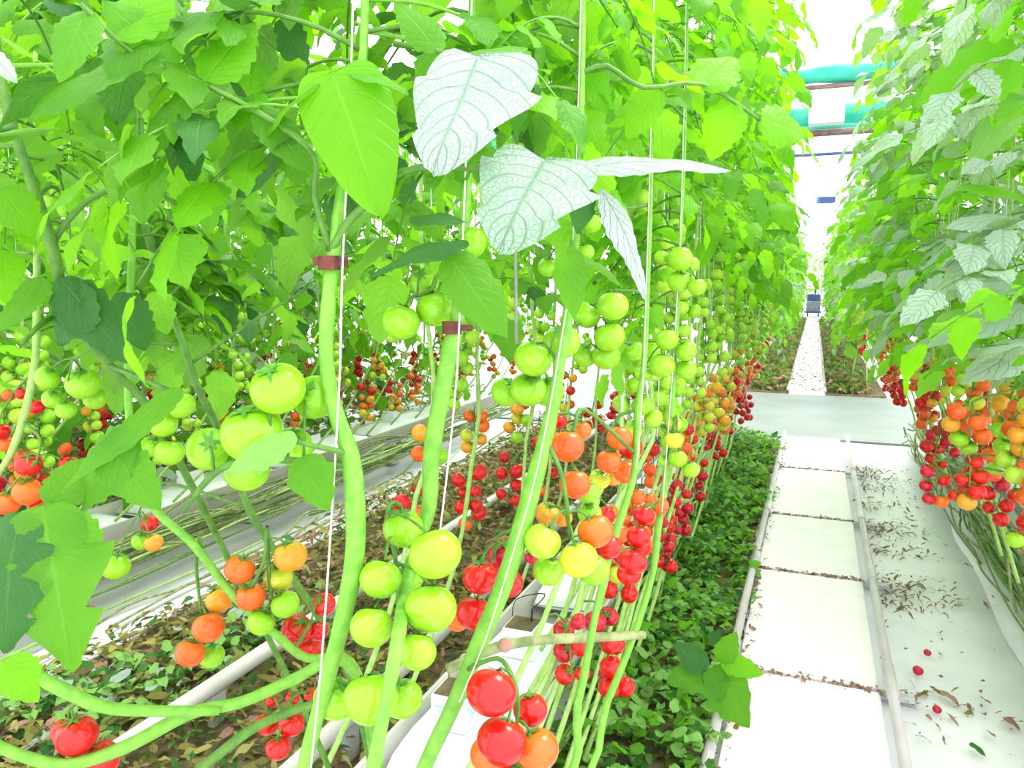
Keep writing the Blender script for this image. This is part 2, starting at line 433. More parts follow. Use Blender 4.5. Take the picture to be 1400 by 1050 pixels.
# ------------------------------------------------------------------ HERO PLANTS
PR = random.Random(11)
def at_tube(name, root, pts, rpx, key, n=10, sub=4, bumpy=.04):
    o = root.location; mb = MB()
    P = [(p if isinstance(p, Vector) else W(*p))-o for p in pts]; R = [r*min(1.5, (p-CAM).dot(Fw) if isinstance(p, Vector) else p[2])/FPX for r, p in zip(rpx if isinstance(rpx, (list, tuple)) else [rpx]*len(pts), pts)]
    mb.tube(P, R, key, n, sub, bumpy=bumpy); return link(name, mb.mesh(name), root)

def hero_truss(root, attach, via, fruits, d0, key='stem_dark', rk=2.2, mainr=.003, mode='down'):
    """attach:(px,py,d); via:list of (px,py,d) rachis; fruits:(px,py,r,color[,dd])"""
    o = root.location; mb = MB(); rach = [W(*attach)]+[W(*v) for v in via]
    R = [mainr]*len(rach); R[-1] = mainr*.6
    mb.tube([p-o for p in rach], R, key, 7, 4)
    dense = []
    for a, b in zip(rach, rach[1:]):
        for k in range(8): dense.append(a.lerp(b, k/8))
    dense.append(rach[-1]); dense = dense[3:]
    t = None; placed = []; fs = []
    for f in fruits:
        px, py, rp, k = f[:4]; d = d0+(f[4] if len(f) > 4 else 0)
        for _ in range(60):
            c = W(px, py, d); rad = rp*d/FPX*.99
            if all((c-q).length > (rad+rq)*.93 for q, rq in placed): break
            d += .004
        placed.append((c, rad)); fs.append((c, rad, k))
    for c, rad, k in fs:
        near = min(dense, key=lambda q: (q-c-Vector((0, 0, rad))).length)
        up = (near-c).normalized()*.5+Vector((0, 0, .75))-Fw*.12; up *= .05; up.x += PR.uniform(-.012, .012); up.y += PR.uniform(-.012, .012); up.normalize()
        if up.dot((CAM-c).normalized()) > .75 and PR.random() < .7: up = (up+Fw*.5+Vector((0, 0, .4))).normalized()
        top = c+up*rad*.78
        mid = (top+near)/2+Vector((0, 0, .006))
        mb.tube([near-o, mid-o, top-o], [.0018, .0016, .0018], key, 5, 3)
        calyx(mb, top-o+up*rad*.04, up, rad*.85, PR, 6)
        fs[fs.index((c, rad, k))] = (c, rad, k, up)
    t = link('fruit_truss', mb.mesh('fruit_truss'), root)
    for c, rad, k, up in fs:
        f = link('tomato', TOM[k][0], t, orient(up, c-o, rad)); f['label'] = FRUIT_WORD[k]
    return t

def hero_leaf(root, petiole, leaflets):
    """petiole: list (px,py,d); leaflets: (bx,by,bd, tx,ty,td, width_px, key, face, opts)"""
    o = root.location; mb = MB()
    P = [W(*p)-o for p in petiole]
    mb.tube(P, [.0042*(1-.5*i/len(P)) for i in range(len(P))], 'stem_dark', 6, 3)
    lf = link('leaf', mb.mesh('leaf_stalk'), root)
    for q in leaflets:
        bx, by, bd, tx, ty, td, wp, key = q[:8]; face = q[8] if len(q) > 8 else (0, 0, 1); op = q[9] if len(q) > 9 else {}
        B, Tp = W(bx, by, bd), W(tx, ty, td); L = (Tp-B).length; wd = wp*(bd+td)/2/FPX
        nrm = Rt*face[0]+Up*face[1]-Fw*face[2]
        kw = dict(nu=26, nv=8, droop=.35, fold=.15, lobes=6, depth=.2, rnd=PR, wave=.035); kw.update(op)
        m2 = MB(); m2.leaflet(Matrix(), L, wd, key, **kw)
        link('leaflet', m2.mesh('leaflet'), lf, frame(B-o, Tp-B, nrm))
    return lf

def scatter_leaves(root, pts, n, tone, rnd, z0=-9, zmax=9, away=.5, sc=(.62, .95), tmin=0.0):
    """compound leaves along a polyline of world points (root-relative placement)"""
    o = root.location
    for i in range(n):
        t = (tmin+(1-tmin)*(i+rnd.random())/n)*(len(pts)-1); k = min(int(t), len(pts)-2); p = pts[k].lerp(pts[k+1], t-k)
        for _ in range(30):
            az = rnd.uniform(0, 2*pi); tip = p+Vector((cos(az), sin(az), -.1))*.42; mid = p+Vector((cos(az), sin(az), 0))*.22
            low = p+Vector((cos(az), sin(az), 0))*.33+Vector((0, 0, -.2))
            if blocked(low): continue
            if (tip-CAM).length > away and (mid-CAM).length > away and not blocked(mid) and not blocked(tip): break
        else: continue
        M = T(p-o) @ Matrix.Rotation(az, 4, 'Z') @ Matrix.Rotation(rnd.uniform(-.2, .3), 4, 'Y') @ Matrix.Scale(rnd.uniform(*sc), 4)
        link('leaf', LEAF_HI[rnd.choice(TONES[tone])], root, M)
def blocked(p):
    """keeps random leaves out of the clear view over the fruit and hero leaves"""
    v = p-CAM; d = v.dot(Fw)
    if d <= .05: return False
    px = 700+FPX*v.dot(Rt)/d; py = 525-FPX*v.dot(Up)/d
    if d < .9 and 500 < px < 1060 and py > 30: return True
    if d < 1.8 and 520 < px < 1000 and py > 290: return True
    if d < 1.5 and px > 1000: return True
    if d < 1.9 and 1150 < px < 1420: return True
    if d < 1.3 and 220 < px < 700 and py > 330: return True
    if d < 1.6 and px <= 520 and py > 420: return True
    if 860 < px < 1070 and 260 < py and d < 3: return True
    if d < .75: return True
    return False

# --- plant A : thick stem with the clip at upper left of centre
def wp(l): return [p if isinstance(p, Vector) else W(*p) for p in l]
A = thing('tomato_plant', 'tomato plant with thick green stem and reddish brown clip beside large light green tomatoes', 'plant', Vector((-.78, 0.35, .36)), 'nearest tomato plants of the left row')
sA = [Vector((-.78, 0.35, .36)), (380,1260,.98), (405,1120,.92),(418,1040,.91),(447,930,.9),(468,850,.89),(485,760,.88),(485,680,.87),(478,620,.87),(458,560,.87),(446,490,.88),(450,400,.88),(458,330,.89),(466,270,.9),(480,200,.92),(492,120,.94),(498,40,.96),(500,-60,.98),(500,-200,1.0),(498,-330,1.0)]
at_tube('main_stem', A, sA, [9,9,9,10,11,12,14,14,13,11,10,10,9,8,7,7,6,6,5,4], 'stem')
at_tube('side_shoot', A, [(452,345,.885),(475,305,.88),(500,280,.87),(540,240,.86),(590,228,.85),(640,232,.84)], [6,6,6,5,5,3], 'stem_dark')
mb = MB(); p = W(450,357,.88)-A.location
mb.tube([p+Vector((0,0,-.010)), p+Vector((0,0,.006))], .0125, 'clip', 12, 1); mb.box(p+Rt*.014+Vector((0,0,-.001)), (.007,.004,.006), 'clip', TH); mb.box(p-Rt*.014, (.004,.004,.005), 'clip', TH)
tag(link('stem_clip', mb.mesh('stem_clip', False), A), 'reddish brown plastic clip')
at_tube('support_string', A, [(425,1050,.87),(440,900,.865),(455,680,.86),(465,500,.86),(468,370,.87),(480,100,.93),(490,-300,1.0)], 1.4, 'string', 5, 3, 0)
hero_truss(A, (478,637,.87), [(430,632,.86),(370,628,.85),(320,633,.86),(285,655,.88),(250,700,.9)],
  [(380,531,38,'g',-.02),(345,592,43,'g',-.01),(430,543,31,'g',.03),(400,610,28,'g',.05),(285,614,30,'g',.03),(337,642,32,'g',.05)], .87, 'stem_dark', mainr=.0042)
hero_truss(A, (445,495,.88),[(425,492,.89),(405,497,.9)],[(232,592,26,'g',.02),(248,555,19,'g',.0),(232,620,22,'g',.08)], .98) if False else None
# leaves of A
hero_leaf(A, [(492,120,.94),(470,105,.9),(445,100,.85)], [
  (455,100,.84,520,285,.80,125,'leaf_bright',(0,.5,1),dict(shape=1,lobes=0,depth=0)),
  (440,112,.84,330,175,.88,80,'leaf',(.1,.9,.6)),
  (470,95,.86,560,105,.80,44,'leaf',(0,1,.5))])
hero_leaf(A, [(452,345,.885),(430,270,.88),(430,215,.87),(380,170,.86),(280,115,.85),(180,70,.82),(110,5,.78)], [
  (280,112,.85,170,200,.85,90,'leaf',(0,.8,.7)),(190,78,.82,10,140,.8,100,'leaf',(0,.9,.8)),(160,55,.81,235,-60,.85,80,'leaf_bright',(.2,.4,1)),
  (120,15,.79,75,95,.74,62,'leaf',(.3,.2,1)),(280,112,.85,350,10,.9,70,'leaf_bright',(.3,.3,1)),(350,150,.86,430,235,.88,60,'leaf',(0,.5,1)),(240,90,.84,140,-10,.8,85,'leaf',(0,.5,1)),(400,190,.87,300,265,.95,70,'leaf_dark',(0,.8,.5))])
hero_leaf(A, [(640,232,.84),(680,225,.82),(735,232,.8)], [
  (745,215,.79,680,330,.74,175,'leaf_sky_glare',(.1,.7,1),dict(shape=1,lobes=3,depth=.22)),
  (728,236,.79,800,262,.80,44,'leaf_sky_glare',(0,.7,.7))])
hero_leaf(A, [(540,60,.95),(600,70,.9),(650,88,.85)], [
  (655,78,.8,583,222,.75,185,'leaf_sky_glare',(-.1,.6,1),dict(shape=1,lobes=3,depth=.2,fold=.1)),
  (715,95,.86,690,205,.9,55,'leaf_dark',(-.8,.3,.7)),
  (640,80,.88,720,50,.9,50,'leaf',(0,1,.6)),(600,70,.9,540,-10,.9,60,'leaf',(0,.6,1))])
hero_leaf(A, [(478,620,.87),(440,612,.84),(405,604,.82)], [
  (405,596,.81,298,640,.80,48,'leaf_weed',(.1,.7,.9),dict(lobes=4)),(412,625,.83,447,702,.83,66,'leaf',(0,.2,1),dict(lobes=3))])

# --- plant B
B = thing('tomato_plant', 'tomato plant with hanging bunch of light green tomatoes at the bottom centre', 'plant', Vector((-.78, 0.5, .36)), 'nearest tomato plants of the left row')
sB = [Vector((-.78, 0.5, .36)), (470,1260,.86), (497,1120,.80),(512,1040,.79),(528,960,.79),(543,880,.79),(556,800,.92),(572,740,.97),(587,690,.98),(590,620,.98),(602,550,.98),(615,480,.98),(625,440,.98),(632,360,.99),(640,200,1.02),(645,50,1.05),(648,-100,1.08),(650,-260,1.1)]
at_tube('main_stem', B, sB, [9,9,10,10,9,10,9,9,11,12,12,12,11,9,7,6,5,4], 'stem')
mb = MB(); p = W(618,448,.975)-B.location
mb.tube([p+Vector((0,0,-.008)), p+Vector((0,0,.008))], .0125, 'clip', 12, 1); mb.box(p+Rt*.018, (.008,.004,.004), 'clip', TH)
tag(link('stem_clip', mb.mesh('stem_clip', False), B), 'reddish brown plastic clip')
at_tube('support_string', B, [(597,760,.96),(612,640,.95),(622,540,.95),(628,440,.96),(645,0,1.05),(650,-260,1.1)], 1.3, 'string', 5, 3, 0)
hero_truss(B, (572,745,.96), [(545,690,.95),(530,700,.94),(540,760,.95),(545,830,.95),(548,900,.94),(530,930,.92)],
  [(595,757,37,'g',-.06),(589,831,36,'g',-.05),(570,891,27,'g',-.07),(508,857,30,'g',-.04),(520,791,29,'g',-.02),(551,722,28,'g',.05),(507,955,38,'g',-.05),(550,955,28,'g',.02),(458,955,30,'g',.03),(560,790,20,'g',.09)], .90, 'stem_dark')
hero_truss(B, (632,360,.99), [(600,375,1.0),(590,395,1.0),(570,405,1.02)], [(548,440,27,'g'),(596,421,28,'g',.02),(581,385,20,'g',.06),(645,332,22,'g',.0)], 1.0)
hero_leaf(B, [(632,360,.99),(620,340,.95),(600,330,.9)], [
  (612,350,.88,700,455,.86,82,'leaf',(.2,.5,1),dict(lobes=4)),(640,330,.88,500,355,.84,62,'leaf_dark',(0,.9,.7)),(560,300,.9,640,290,.9,50,'leaf_dark',(0,.9,.5))])

# --- plant C
C_ = thing('tomato_plant', 'tomato plant whose green stem slants behind bright red tomatoes at the bottom', 'plant', Vector((-.78, 0.7, .36)), 'nearest tomato plants of the left row')
sC = [Vector((-.78, 0.7, .36)), (520,1250,1.05), (560,1110,1.0),(582,1045,.99),(622,960,.98),(655,880,.98),(688,800,.98),(712,725,.99),(735,640,1.0),(755,560,1.01),(765,500,1.02),(775,440,1.03),(783,360,1.04),(790,250,1.07),(795,100,1.1),(797,-50,1.12),(800,-220,1.15)]
at_tube('main_stem', C_, sC, [9,10,10,11,11,12,13,13,12,9,8,8,7,6,5,5,4], 'stem')
at_tube('support_string', C_, [(628,960,.96),(665,870,.955),(700,760,.96),(735,640,.98),(768,460,1.0),(785,300,1.05),(800,-220,1.15)], .9, 'string', 5, 3, 0)
hero_truss(C_, (640,915,.97), [(680,900,.95),(700,925,.92),(708,960,.92),(705,1000,.92)],
  [(672,946,35,'r',-.05),(686,1013,35,'r',-.04),(735,1025,30,'o',-.02),(725,970,24,'r',.03),(668,1032,26,'o',.01),(700,1065,26,'r',.0)], .92)
hero_truss(C_, (700,725,.985), [(680,735,1.05),(675,760,1.08),(665,810,1.1)],
  [(657,789,25,'r',.0),(690,757,25,'c',.06),(648,838,25,'r',.02),(625,848,16,'o',.08),(697,798,19,'r',.1),(728,760,12,'c',.16)], 1.04)
hero_truss(C_, (745,600,1.0), [(765,640,1.0),(775,690,1.0),(778,735,1.02)],
  [(742,740,26,'G',-.02),(791,765,27,'y',-.03),(750,780,22,'g',.03),(812,780,22,'g',.04),(748,702,17,'a',.05),(770,708,13,'a',.08),(814,726,25,'o',.0),(832,748,18,'r',.09)], 1.0)
hero_truss(C_, (765,500,1.02), [(752,480,1.04),(745,500,1.05),(735,520,1.05)],
  [(729,490,27,'g',.0),(768,467,26,'g',.05),(722,532,25,'g',.03),(692,536,21,'g',.05),(750,535,22,'g',.07)], 1.05)
hero_leaf(C_, [(783,360,1.04),(780,350,1.0),(776,342,.98)], [
  (776,338,.97,787,436,.97,50,'leaf',(0,.2,1),dict(lobes=3)),(785,345,.98,860,380,1.0,36,'leaf',(0,1,.5)),(772,330,.98,735,270,1.0,44,'leaf_bright',(0,.4,1))])
hero_leaf(C_, [(790,250,1.07),(770,255,1.0),(790,240,.95)], [
  (783,232,.93,1005,193,.95,72,'leaf_sky_glare',(0,.8,.55),dict(lobes=8,depth=.18)),
  (822,258,.95,905,402,.95,60,'leaf_sky_glare',(.5,.5,.9),dict(lobes=8)),
  (800,255,.95,790,320,.95,38,'leaf_dark',(0,0,1),dict(lobes=2)),
  (830,268,.96,880,330,1.0,60,'leaf_bright',(-.3,.6,.8))])
hero_leaf(C_, [(795,100,1.1),(830,90,1.1),(880,120,1.1),(960,115,1.15),(1040,165,1.2)], [
  (1040,160,1.2,1110,180,1.2,80,'leaf_bright',(0,.5,1)),(960,118,1.15,1010,60,1.2,70,'leaf_bright',(0,.4,1)),(900,118,1.12,850,190,1.15,55,'leaf',(0,.7,1)),(1000,140,1.18,970,220,1.2,60,'leaf_bright',(0,.5,1))])

# --- plant D
D = thing('tomato_plant', 'tomato plant with orange tomatoes and pale slender stem right of the centre', 'plant', Vector((-.78, 0.9, .36)), 'nearest tomato plants of the left row')
sD = [Vector((-.78, 0.9, .36)), (745,1100,1.2),(790,960,1.2),(812,850,1.2),(833,760,1.21),(855,690,1.22),(868,640,1.24),(872,560,1.28),(880,500,1.3),(885,400,1.33),(890,250,1.38),(893,50,1.4),(895,-130,1.45)]
at_tube('main_stem', D, sD, [6,6,6,5,5,5,5,5,4,3.5,3,2,2], 'stem')
at_tube('support_string', D, [(870,640,1.22),(880,500,1.28),(893,50,1.38),(896,-200,1.45)], .7, 'string', 4, 3, 0)
hero_truss(D, (872,560,1.28), [(845,570,1.28),(840,600,1.28),(845,640,1.3)],
  [(847,599,18,'o'),(833,631,18,'o'),(855,645,17,'o',.04),(820,655,15,'y',.08),(862,612,17,'r',.07),(838,650,15,'a',.1)], 1.25)
hero_truss(D, (868,620,1.25), [(800,560,1.15),(785,590,1.12),(782,640,1.12)],
  [(775,610,24,'o',-.02),(786,662,22,'o',-.01),(764,575,12,'r',.04),(795,588,14,'o',.06),(758,598,15,'o',.07),(803,672,17,'g',.05),(806,702,17,'g',.05)], 1.1)
hero_truss(D, (885,400,1.33), [(830,400,1.32),(815,440,1.32),(815,480,1.34)],
  [(838,418,22,'g'),(802,430,20,'g',.04),(833,460,22,'g',.02),(829,487,20,'g',.04),(775,467,19,'g',.02),(800,485,18,'g',.07),(868,480,14,'g',.06)], 1.28)
hero_truss(D, (890,280,1.38), [(820,290,1.3),(790,300,1.3)], [(769,325,17,'g'),(760,288,14,'g'),(800,345,13,'g'),(808,305,15,'g'),(750,365,15,'g',.05)], 1.3)

# --- plant E
E_ = thing('tomato_plant', 'tomato plant with stacked green tomatoes above a red bunch at right of centre', 'plant', Vector((-.78, 1.05, .36)), 'nearest tomato plants of the left row')
sE = [Vector((-.78, 1.05, .36)), (770,1090,1.35),(830,960,1.4),(870,860,1.45),(893,780,1.5),(900,720,1.52),(912,640,1.56),(918,560,1.6),(925,450,1.62),(930,330,1.66),(936,200,1.7),(940,0,1.75),(940,-120,1.8)]
at_tube('main_stem', E_, sE, [5,5,5,4.5,4.5,5,4,4,3.5,2.5,2.5,2,2], 'stem')
at_tube('support_string', E_, [(905,700,1.5),(930,330,1.64),(941,-150,1.8)], .7, 'string', 4, 3, 0)
hero_truss(E_, (900,700,1.52), [(888,690,1.5),(875,700,1.5),(868,760,1.5)],
  [(880,705,15,'r'),(873,734,17,'r',-.02),(865,768,20,'r',-.03),(860,785,17,'r',.02),(903,692,12,'o',.04),(850,760,13,'c',.06)], 1.48)
hero_truss(E_, (925,450,1.62), [(915,445,1.6),(905,470,1.6)], [(912,465,16,'g'),(905,500,18,'g'),(938,480,15,'g'),(938,505,15,'g',.03),(874,480,13,'g'),(880,510,13,'g',.04)], 1.58)
hero_truss(E_, (930,340,1.66), [(940,335,1.62),(935,360,1.6)], [(930,354,18,'g'),(928,385,16,'g',.02),(953,392,13,'g'),(945,362,12,'g',.06),(905,352,11,'g',.04)], 1.6)
hero_truss(E_, (912,620,1.56), [(925,570,1.55),(925,610,1.55)], [(921,602,13,'y'),(922,580,11,'y',.04),(927,627,13,'g'),(945,642,12,'g'),(908,630,9,'g',.03)], 1.54)

# --- foreground plants of the left side
def hplant(label, sp, rad, key='stem', grp='nearest tomato plants of the left row'):
    r = thing('tomato_plant', label, 'plant', sp[0] if isinstance(sp[0], Vector) else W(*sp[0]), grp); at_tube('main_stem', r, sp, rad, key); return r
F1 = hplant('tomato plant with dark arching stem and large leaves at the upper left edge', [(500,1180,1.55),(420,980,1.5),(330,800,1.4),(260,660,1.25),(205,560,1.15),(150,500,1.1),(92,425,1.05),(75,350,1.0),(50,270,.97),(18,175,.95),(0,100,.95),(-10,0,.95),(-10,-200,1)], [4,4,4,5,5,6,7,8,8,7,7,6,5], 'stem_dark')
at_tube('side_shoot', F1, [(73,335,1.0),(90,305,1.0),(130,268,1.0),(190,254,1.02),(260,285,1.05),(340,280,1.1)], [4,4,4,3.5,3,2], 'stem_dark')
hero_leaf(F1, [(92,425,1.05),(60,440,1.0),(30,470,.95)], [(120,390,1.0,65,470,1.0,90,'leaf_dark',(0,.6,.8)),(80,380,1.0,175,490,1.0,70,'leaf_dark',(.2,.5,.9)),(60,380,1.0,-20,450,.95,70,'leaf',(0,.8,.7)),(170,400,1.1,190,490,1.15,60,'leaf_dark',(0,.3,1))])  # dark leaflets: the shade they hang in is put into their green
hero_leaf(F1, [(150,500,1.1),(200,520,1.0),(245,540,.9)], [(248,532,.88,62,655,.8,62,'leaf',(0,.8,.7),dict(lobes=8)),(180,590,.85,90,700,.85,90,'leaf',(0,.5,1)),(150,610,.84,215,700,.84,75,'leaf',(0,.3,1)),(245,545,.9,100,600,.95,45,'leaf_bright',(0,.9,.5))])
hero_leaf(F1, [(18,175,.95),(-20,180,.85),(-60,190,.8)], [(-30,60,.75,25,105,.75,40,'leaf_pale_glare',(0,.8,.6)),(0,50,.8,100,100,.85,50,'leaf',(0,.9,.5)),(-20,190,.85,80,160,.9,60,'leaf',(0,.8,.7)),(0,260,.9,60,330,.95,60,'leaf',(0,.5,1))])
hero_truss(F1, (50,270,.97), [(70,255,1.2),(85,265,1.3)], [(91,287,12,'g'),(70,277,12,'g'),(97,268,12,'g',.05),(78,262,10,'g',.06)], 1.3)

F2 = hplant('tomato plant with thin arching stem carrying orange, olive and red bunches at lower left', [(530,1180,1.6),(505,1000,1.35),(480,905,1.15),(420,900,1.15),(380,870,1.15),(320,815,1.15),(265,745,1.15),(220,705,1.15),(185,655,1.15),(178,600,1.18),(175,500,1.25),(180,350,1.3),(185,150,1.35),(185,-80,1.4)], [6,6,6,6,6,6,6,6,6,5,5,5,4,4])
hero_truss(F2, (275,750,1.15), [(272,735,1.18),(268,770,1.2),(275,840,1.2)], [(285,858,22,'o'),(260,893,20,'o'),(300,820,19,'a',.03),(289,896,18,'g',.04)], 1.17)
hero_truss(F2, (330,825,1.15), [(360,770,1.14),(365,720,1.16),(368,790,1.16),(375,830,1.16)],
  [(328,778,21,'o'),(343,816,20,'o'),(397,760,23,'a'),(380,790,20,'y',.03),(390,826,20,'g'),(357,851,19,'g')], 1.15, 'stem_dark')
hero_truss(F2, (400,893,1.15), [(425,850,1.18),(420,860,1.2)], [(443,826,16,'r'),(406,860,21,'r'),(433,862,16,'r',.03),(415,886,17,'r',.04),(432,884,13,'r',.06)], 1.2)
hero_leaf(F2, [(185,655,1.15),(120,660,1.0),(70,690,.85)], [
  (60,690,.84,85,928,.80,165,'leaf',(.1,.3,1),dict(lobes=3,depth=.5)),(30,700,.84,-20,900,.8,120,'leaf_dark',(-.1,.3,1),dict(lobes=4,depth=.4)),
  (85,700,.84,135,790,.84,60,'leaf',(0,.5,1)),(70,690,.85,130,610,.9,70,'leaf',(0,.6,1)),(10,900,.8,45,960,.78,60,'leaf_bright',(0,.6,1))])

F3 = hplant('tomato plant with slim stem slanting down behind green tomatoes to the compost strip', [(535,1170,1.6),(500,1010,1.45),(470,900,1.3),(440,850,1.3),(400,790,1.3),(370,745,1.3),(340,695,1.3),(300,590,1.3),(270,530,1.3),(250,470,1.32),(225,400,1.35),(205,330,1.38),(195,270,1.4),(190,100,1.45),(190,-100,1.5)], [5,5,5,5,5,5,5,5,5,5,5,6,6,5,4], 'stem_dark')
hero_truss(F3, (300,590,1.3), [(285,560,1.25),(245,560,1.2),(235,590,1.2)], [(248,554,19,'g'),(222,578,21,'g',.02),(232,618,20,'g',.03),(208,610,16,'g',.05)], 1.15)
hero_truss(F3, (250,470,1.32), [(150,470,1.3),(100,490,1.3)], [(113,524,23,'g'),(65,516,17,'g'),(90,560,14,'g'),(72,545,14,'g',.05),(130,545,16,'g',.06)], 1.35)
at_tube('side_shoot', F3, [(256,500,1.32),(300,470,1.3),(360,430,1.28),(420,395,1.28)], [3,2.5,2,1.5], 'stem_dark')

# lying stems across the bottom left
F4 = hplant('tomato plant with two thick stems lying across the bottom left above red tomatoes', [(-40,1000,.95),(20,1030,.97),(90,1045,.98),(170,1022,1.0),(260,975,1.03),(330,960,1.05),(400,930,1.08),(470,905,1.1),(510,1000,1.3),(540,1180,1.6)], [8,8,8,9,9,8,8,7,6,6])
at_tube('side_shoot', F4, [(35,915,.95),(80,940,.96),(140,966,.98),(210,972,1.0),(300,972,1.03)], [9,10,9,8,6], 'stem')
at_tube('side_shoot', F4, [(270,1055,1.05),(340,1000,1.08),(400,972,1.1),(470,950,1.12)], [7,7,6,6], 'stem_dark')
hero_truss(F4, (110,958,.98), [(95,970,1.0),(97,990,1.02)], [(105,1006,28,'r'),(135,1040,28,'r',.03),(88,1000,18,'r',.06)], 1.0)
hero_truss(F4, (400,972,1.1), [(395,960,1.12),(390,990,1.13)], [(380,1023,17,'r'),(398,990,18,'r',.02),(365,990,16,'r',.04),(425,950,10,'r',.03),(400,955,10,'r',.05),(372,958,9,'r',.06)], 1.12)

F5 = hplant('tomato plant at the left edge with red and orange tomatoes on a pale stem', [(-150,1150,1.7),(-70,820,1.55),(-20,680,1.5),(15,620,1.5),(35,560,1.5),(45,510,1.5),(50,450,1.5),(50,200,1.5),(50,-60,1.6)], [4,4,4,5,5,5,5,4,4], 'stem_pale')
hero_truss(F5, (30,575,1.5), [(55,600,1.48),(50,630,1.48)], [(39,634,18,'r'),(38,672,20,'o'),(66,655,15,'r',.04),(10,687,18,'o'),(-5,660,13,'c',.03),(52,690,14,'r',.06),(90,635,10,'r',.0)], 1.5)
hero_truss(F5, (45,510,1.5), [(25,530,1.6),(5,560,1.6)], [(30,538,9,'r'),(50,556,11,'r'),(2,590,12,'r'),(8,607,12,'o'),(12,540,9,'o',.03)], 1.6)
hero_truss(F5, (20,610,1.5), [(100,700,1.6),(112,810,1.6)], [(121,838,11,'r'),(111,877,10,'r')], 1.6)
hero_truss(F3, (340,695,1.3), [(220,660,1.6),(190,700,1.7)], [(158,774,20,'g'),(210,742,13,'a'),(193,740,13,'g',.03),(205,715,12,'r',.04)], 1.7)

FR = hplant('tomato plant with broad glare-whitened leaves at the right edge of the picture', [Vector((.85, 1.3, .3)),(1480,700,2.1),(1440,560,2.2),(1430,450,2.25),(1425,300,2.3),(1420,100,2.3),(1420,-200,2.4)], [5,5,4,4,4,3,3])
for (q, l) in (([(1428,440,2.25),(1420,430,2.2),(1405,440,2.1)], [(1405,420,2.1,1272,452,1.98,60,'leaf_pale_glare',(0,.8,.6)),(1410,470,2.1,1328,507,1.95,58,'leaf_pale_glare',(0,.7,.8)),(1300,425,2.1,1325,500,2.1,66,'leaf_weed',(0,.1,1)),(1400,395,2.1,1300,380,2.05,52,'leaf_pale_glare',(0,.8,.5))]),
               ([(1425,300,2.3),(1410,300,2.2),(1395,310,2.1)], [(1400,330,2.1,1290,346,2.0,50,'leaf_pale_glare',(0,.8,.6)),(1395,300,2.1,1300,290,2.0,48,'leaf_pale_glare',(0,.8,.5)),(1400,270,2.1,1320,240,2.0,50,'leaf_bright',(0,.7,.7))]),
               ([(1420,100,2.3),(1405,80,2.2),(1385,60,2.1)], [(1385,55,2.1,1262,118,2.0,70,'leaf_bright',(-.2,.6,.9)),(1380,70,2.1,1370,170,2.05,55,'leaf_bright',(0,.1,1)),(1350,80,2.1,1240,190,2.1,45,'leaf_bright',(-.3,.6,.7)),(1400,120,2.2,1330,215,2.1,50,'leaf_weed',(0,.6,.8))])):
    hero_leaf(FR, q, l)
hero_truss(FR, (1440,560,2.2), [(1400,560,2.2),(1385,570,2.2),(1380,610,2.2)], [(1385,585,15,'o'),(1392,600,13,'y',.03),(1390,678,12,'r'),(1370,610,12,'g',.02),(1360,640,10,'g',.03)], 2.2)
hero_truss(FR, (1440,520,2.2), [(1340,545,2.15),(1330,560,2.15),(1325,600,2.15)], [(1337,577,13,'o'),(1308,562,13,'o'),(1343,596,13,'o',-.02),(1300,580,12,'a',.02),(1312,600,12,'g',.03),(1325,612,11,'g',.04)], 2.15)
hero_truss(FR, (1450,640,2.2), [(1335,620,2.1),(1328,635,2.1),(1325,670,2.1)], [(1335,633,9,'r'),(1340,652,12,'r'),(1336,673,12,'r',-.01),(1316,655,10,'r',.02),(1322,686,13,'a',-.02),(1306,677,9,'r',.03)], 2.1)
hero_truss(FR, (1450,660,2.2), [(1290,630,2.2),(1282,640,2.2),(1280,670,2.2)], [(1268,645,9,'c'),(1266,664,9,'c',.02),(1270,682,9,'c'),(1290,656,10,'r',.02),(1287,685,10,'o',-.01)], 2.2)
hero_truss(FR, (1460,690,2.1), [(1410,700,2.1),(1400,730,2.1)], [(1388,738,12,'g'),(1400,680,12,'o',.02),(1402,715,12,'r',.03),(1410,745,12,'g',.04)], 2.1)
# upper canopy of the hero plants (real stems continue above the frame)
rn = random.Random(5)
for root, sp, n, tone, tm in ((A, sA, 30, 'mix', .6), (B, sB, 24, 'mix', .62), (C_, sC, 24, 'bright', .6), (D, sD, 26, 'bright', .66), (E_, sE, 26, 'bright', .68)):
    scatter_leaves(root, wp(sp), n, tone, rn, tmin=tm)
for root, sp, n, tone in ((F1, [(60,300,1.0),(0,100,.97),(-10,-200,1.0)], 18, 'mix'), (F2, [(178,520,1.25),(180,350,1.3),(185,-100,1.4)], 22, 'mix'),
                          (F3, [(250,470,1.32),(195,270,1.4),(190,-120,1.5)], 24, 'dark'), (F5, [(48,480,1.5),(50,200,1.5),(50,-100,1.6)], 20, 'mix')):
    scatter_leaves(root, wp(sp), n, tone, rn)

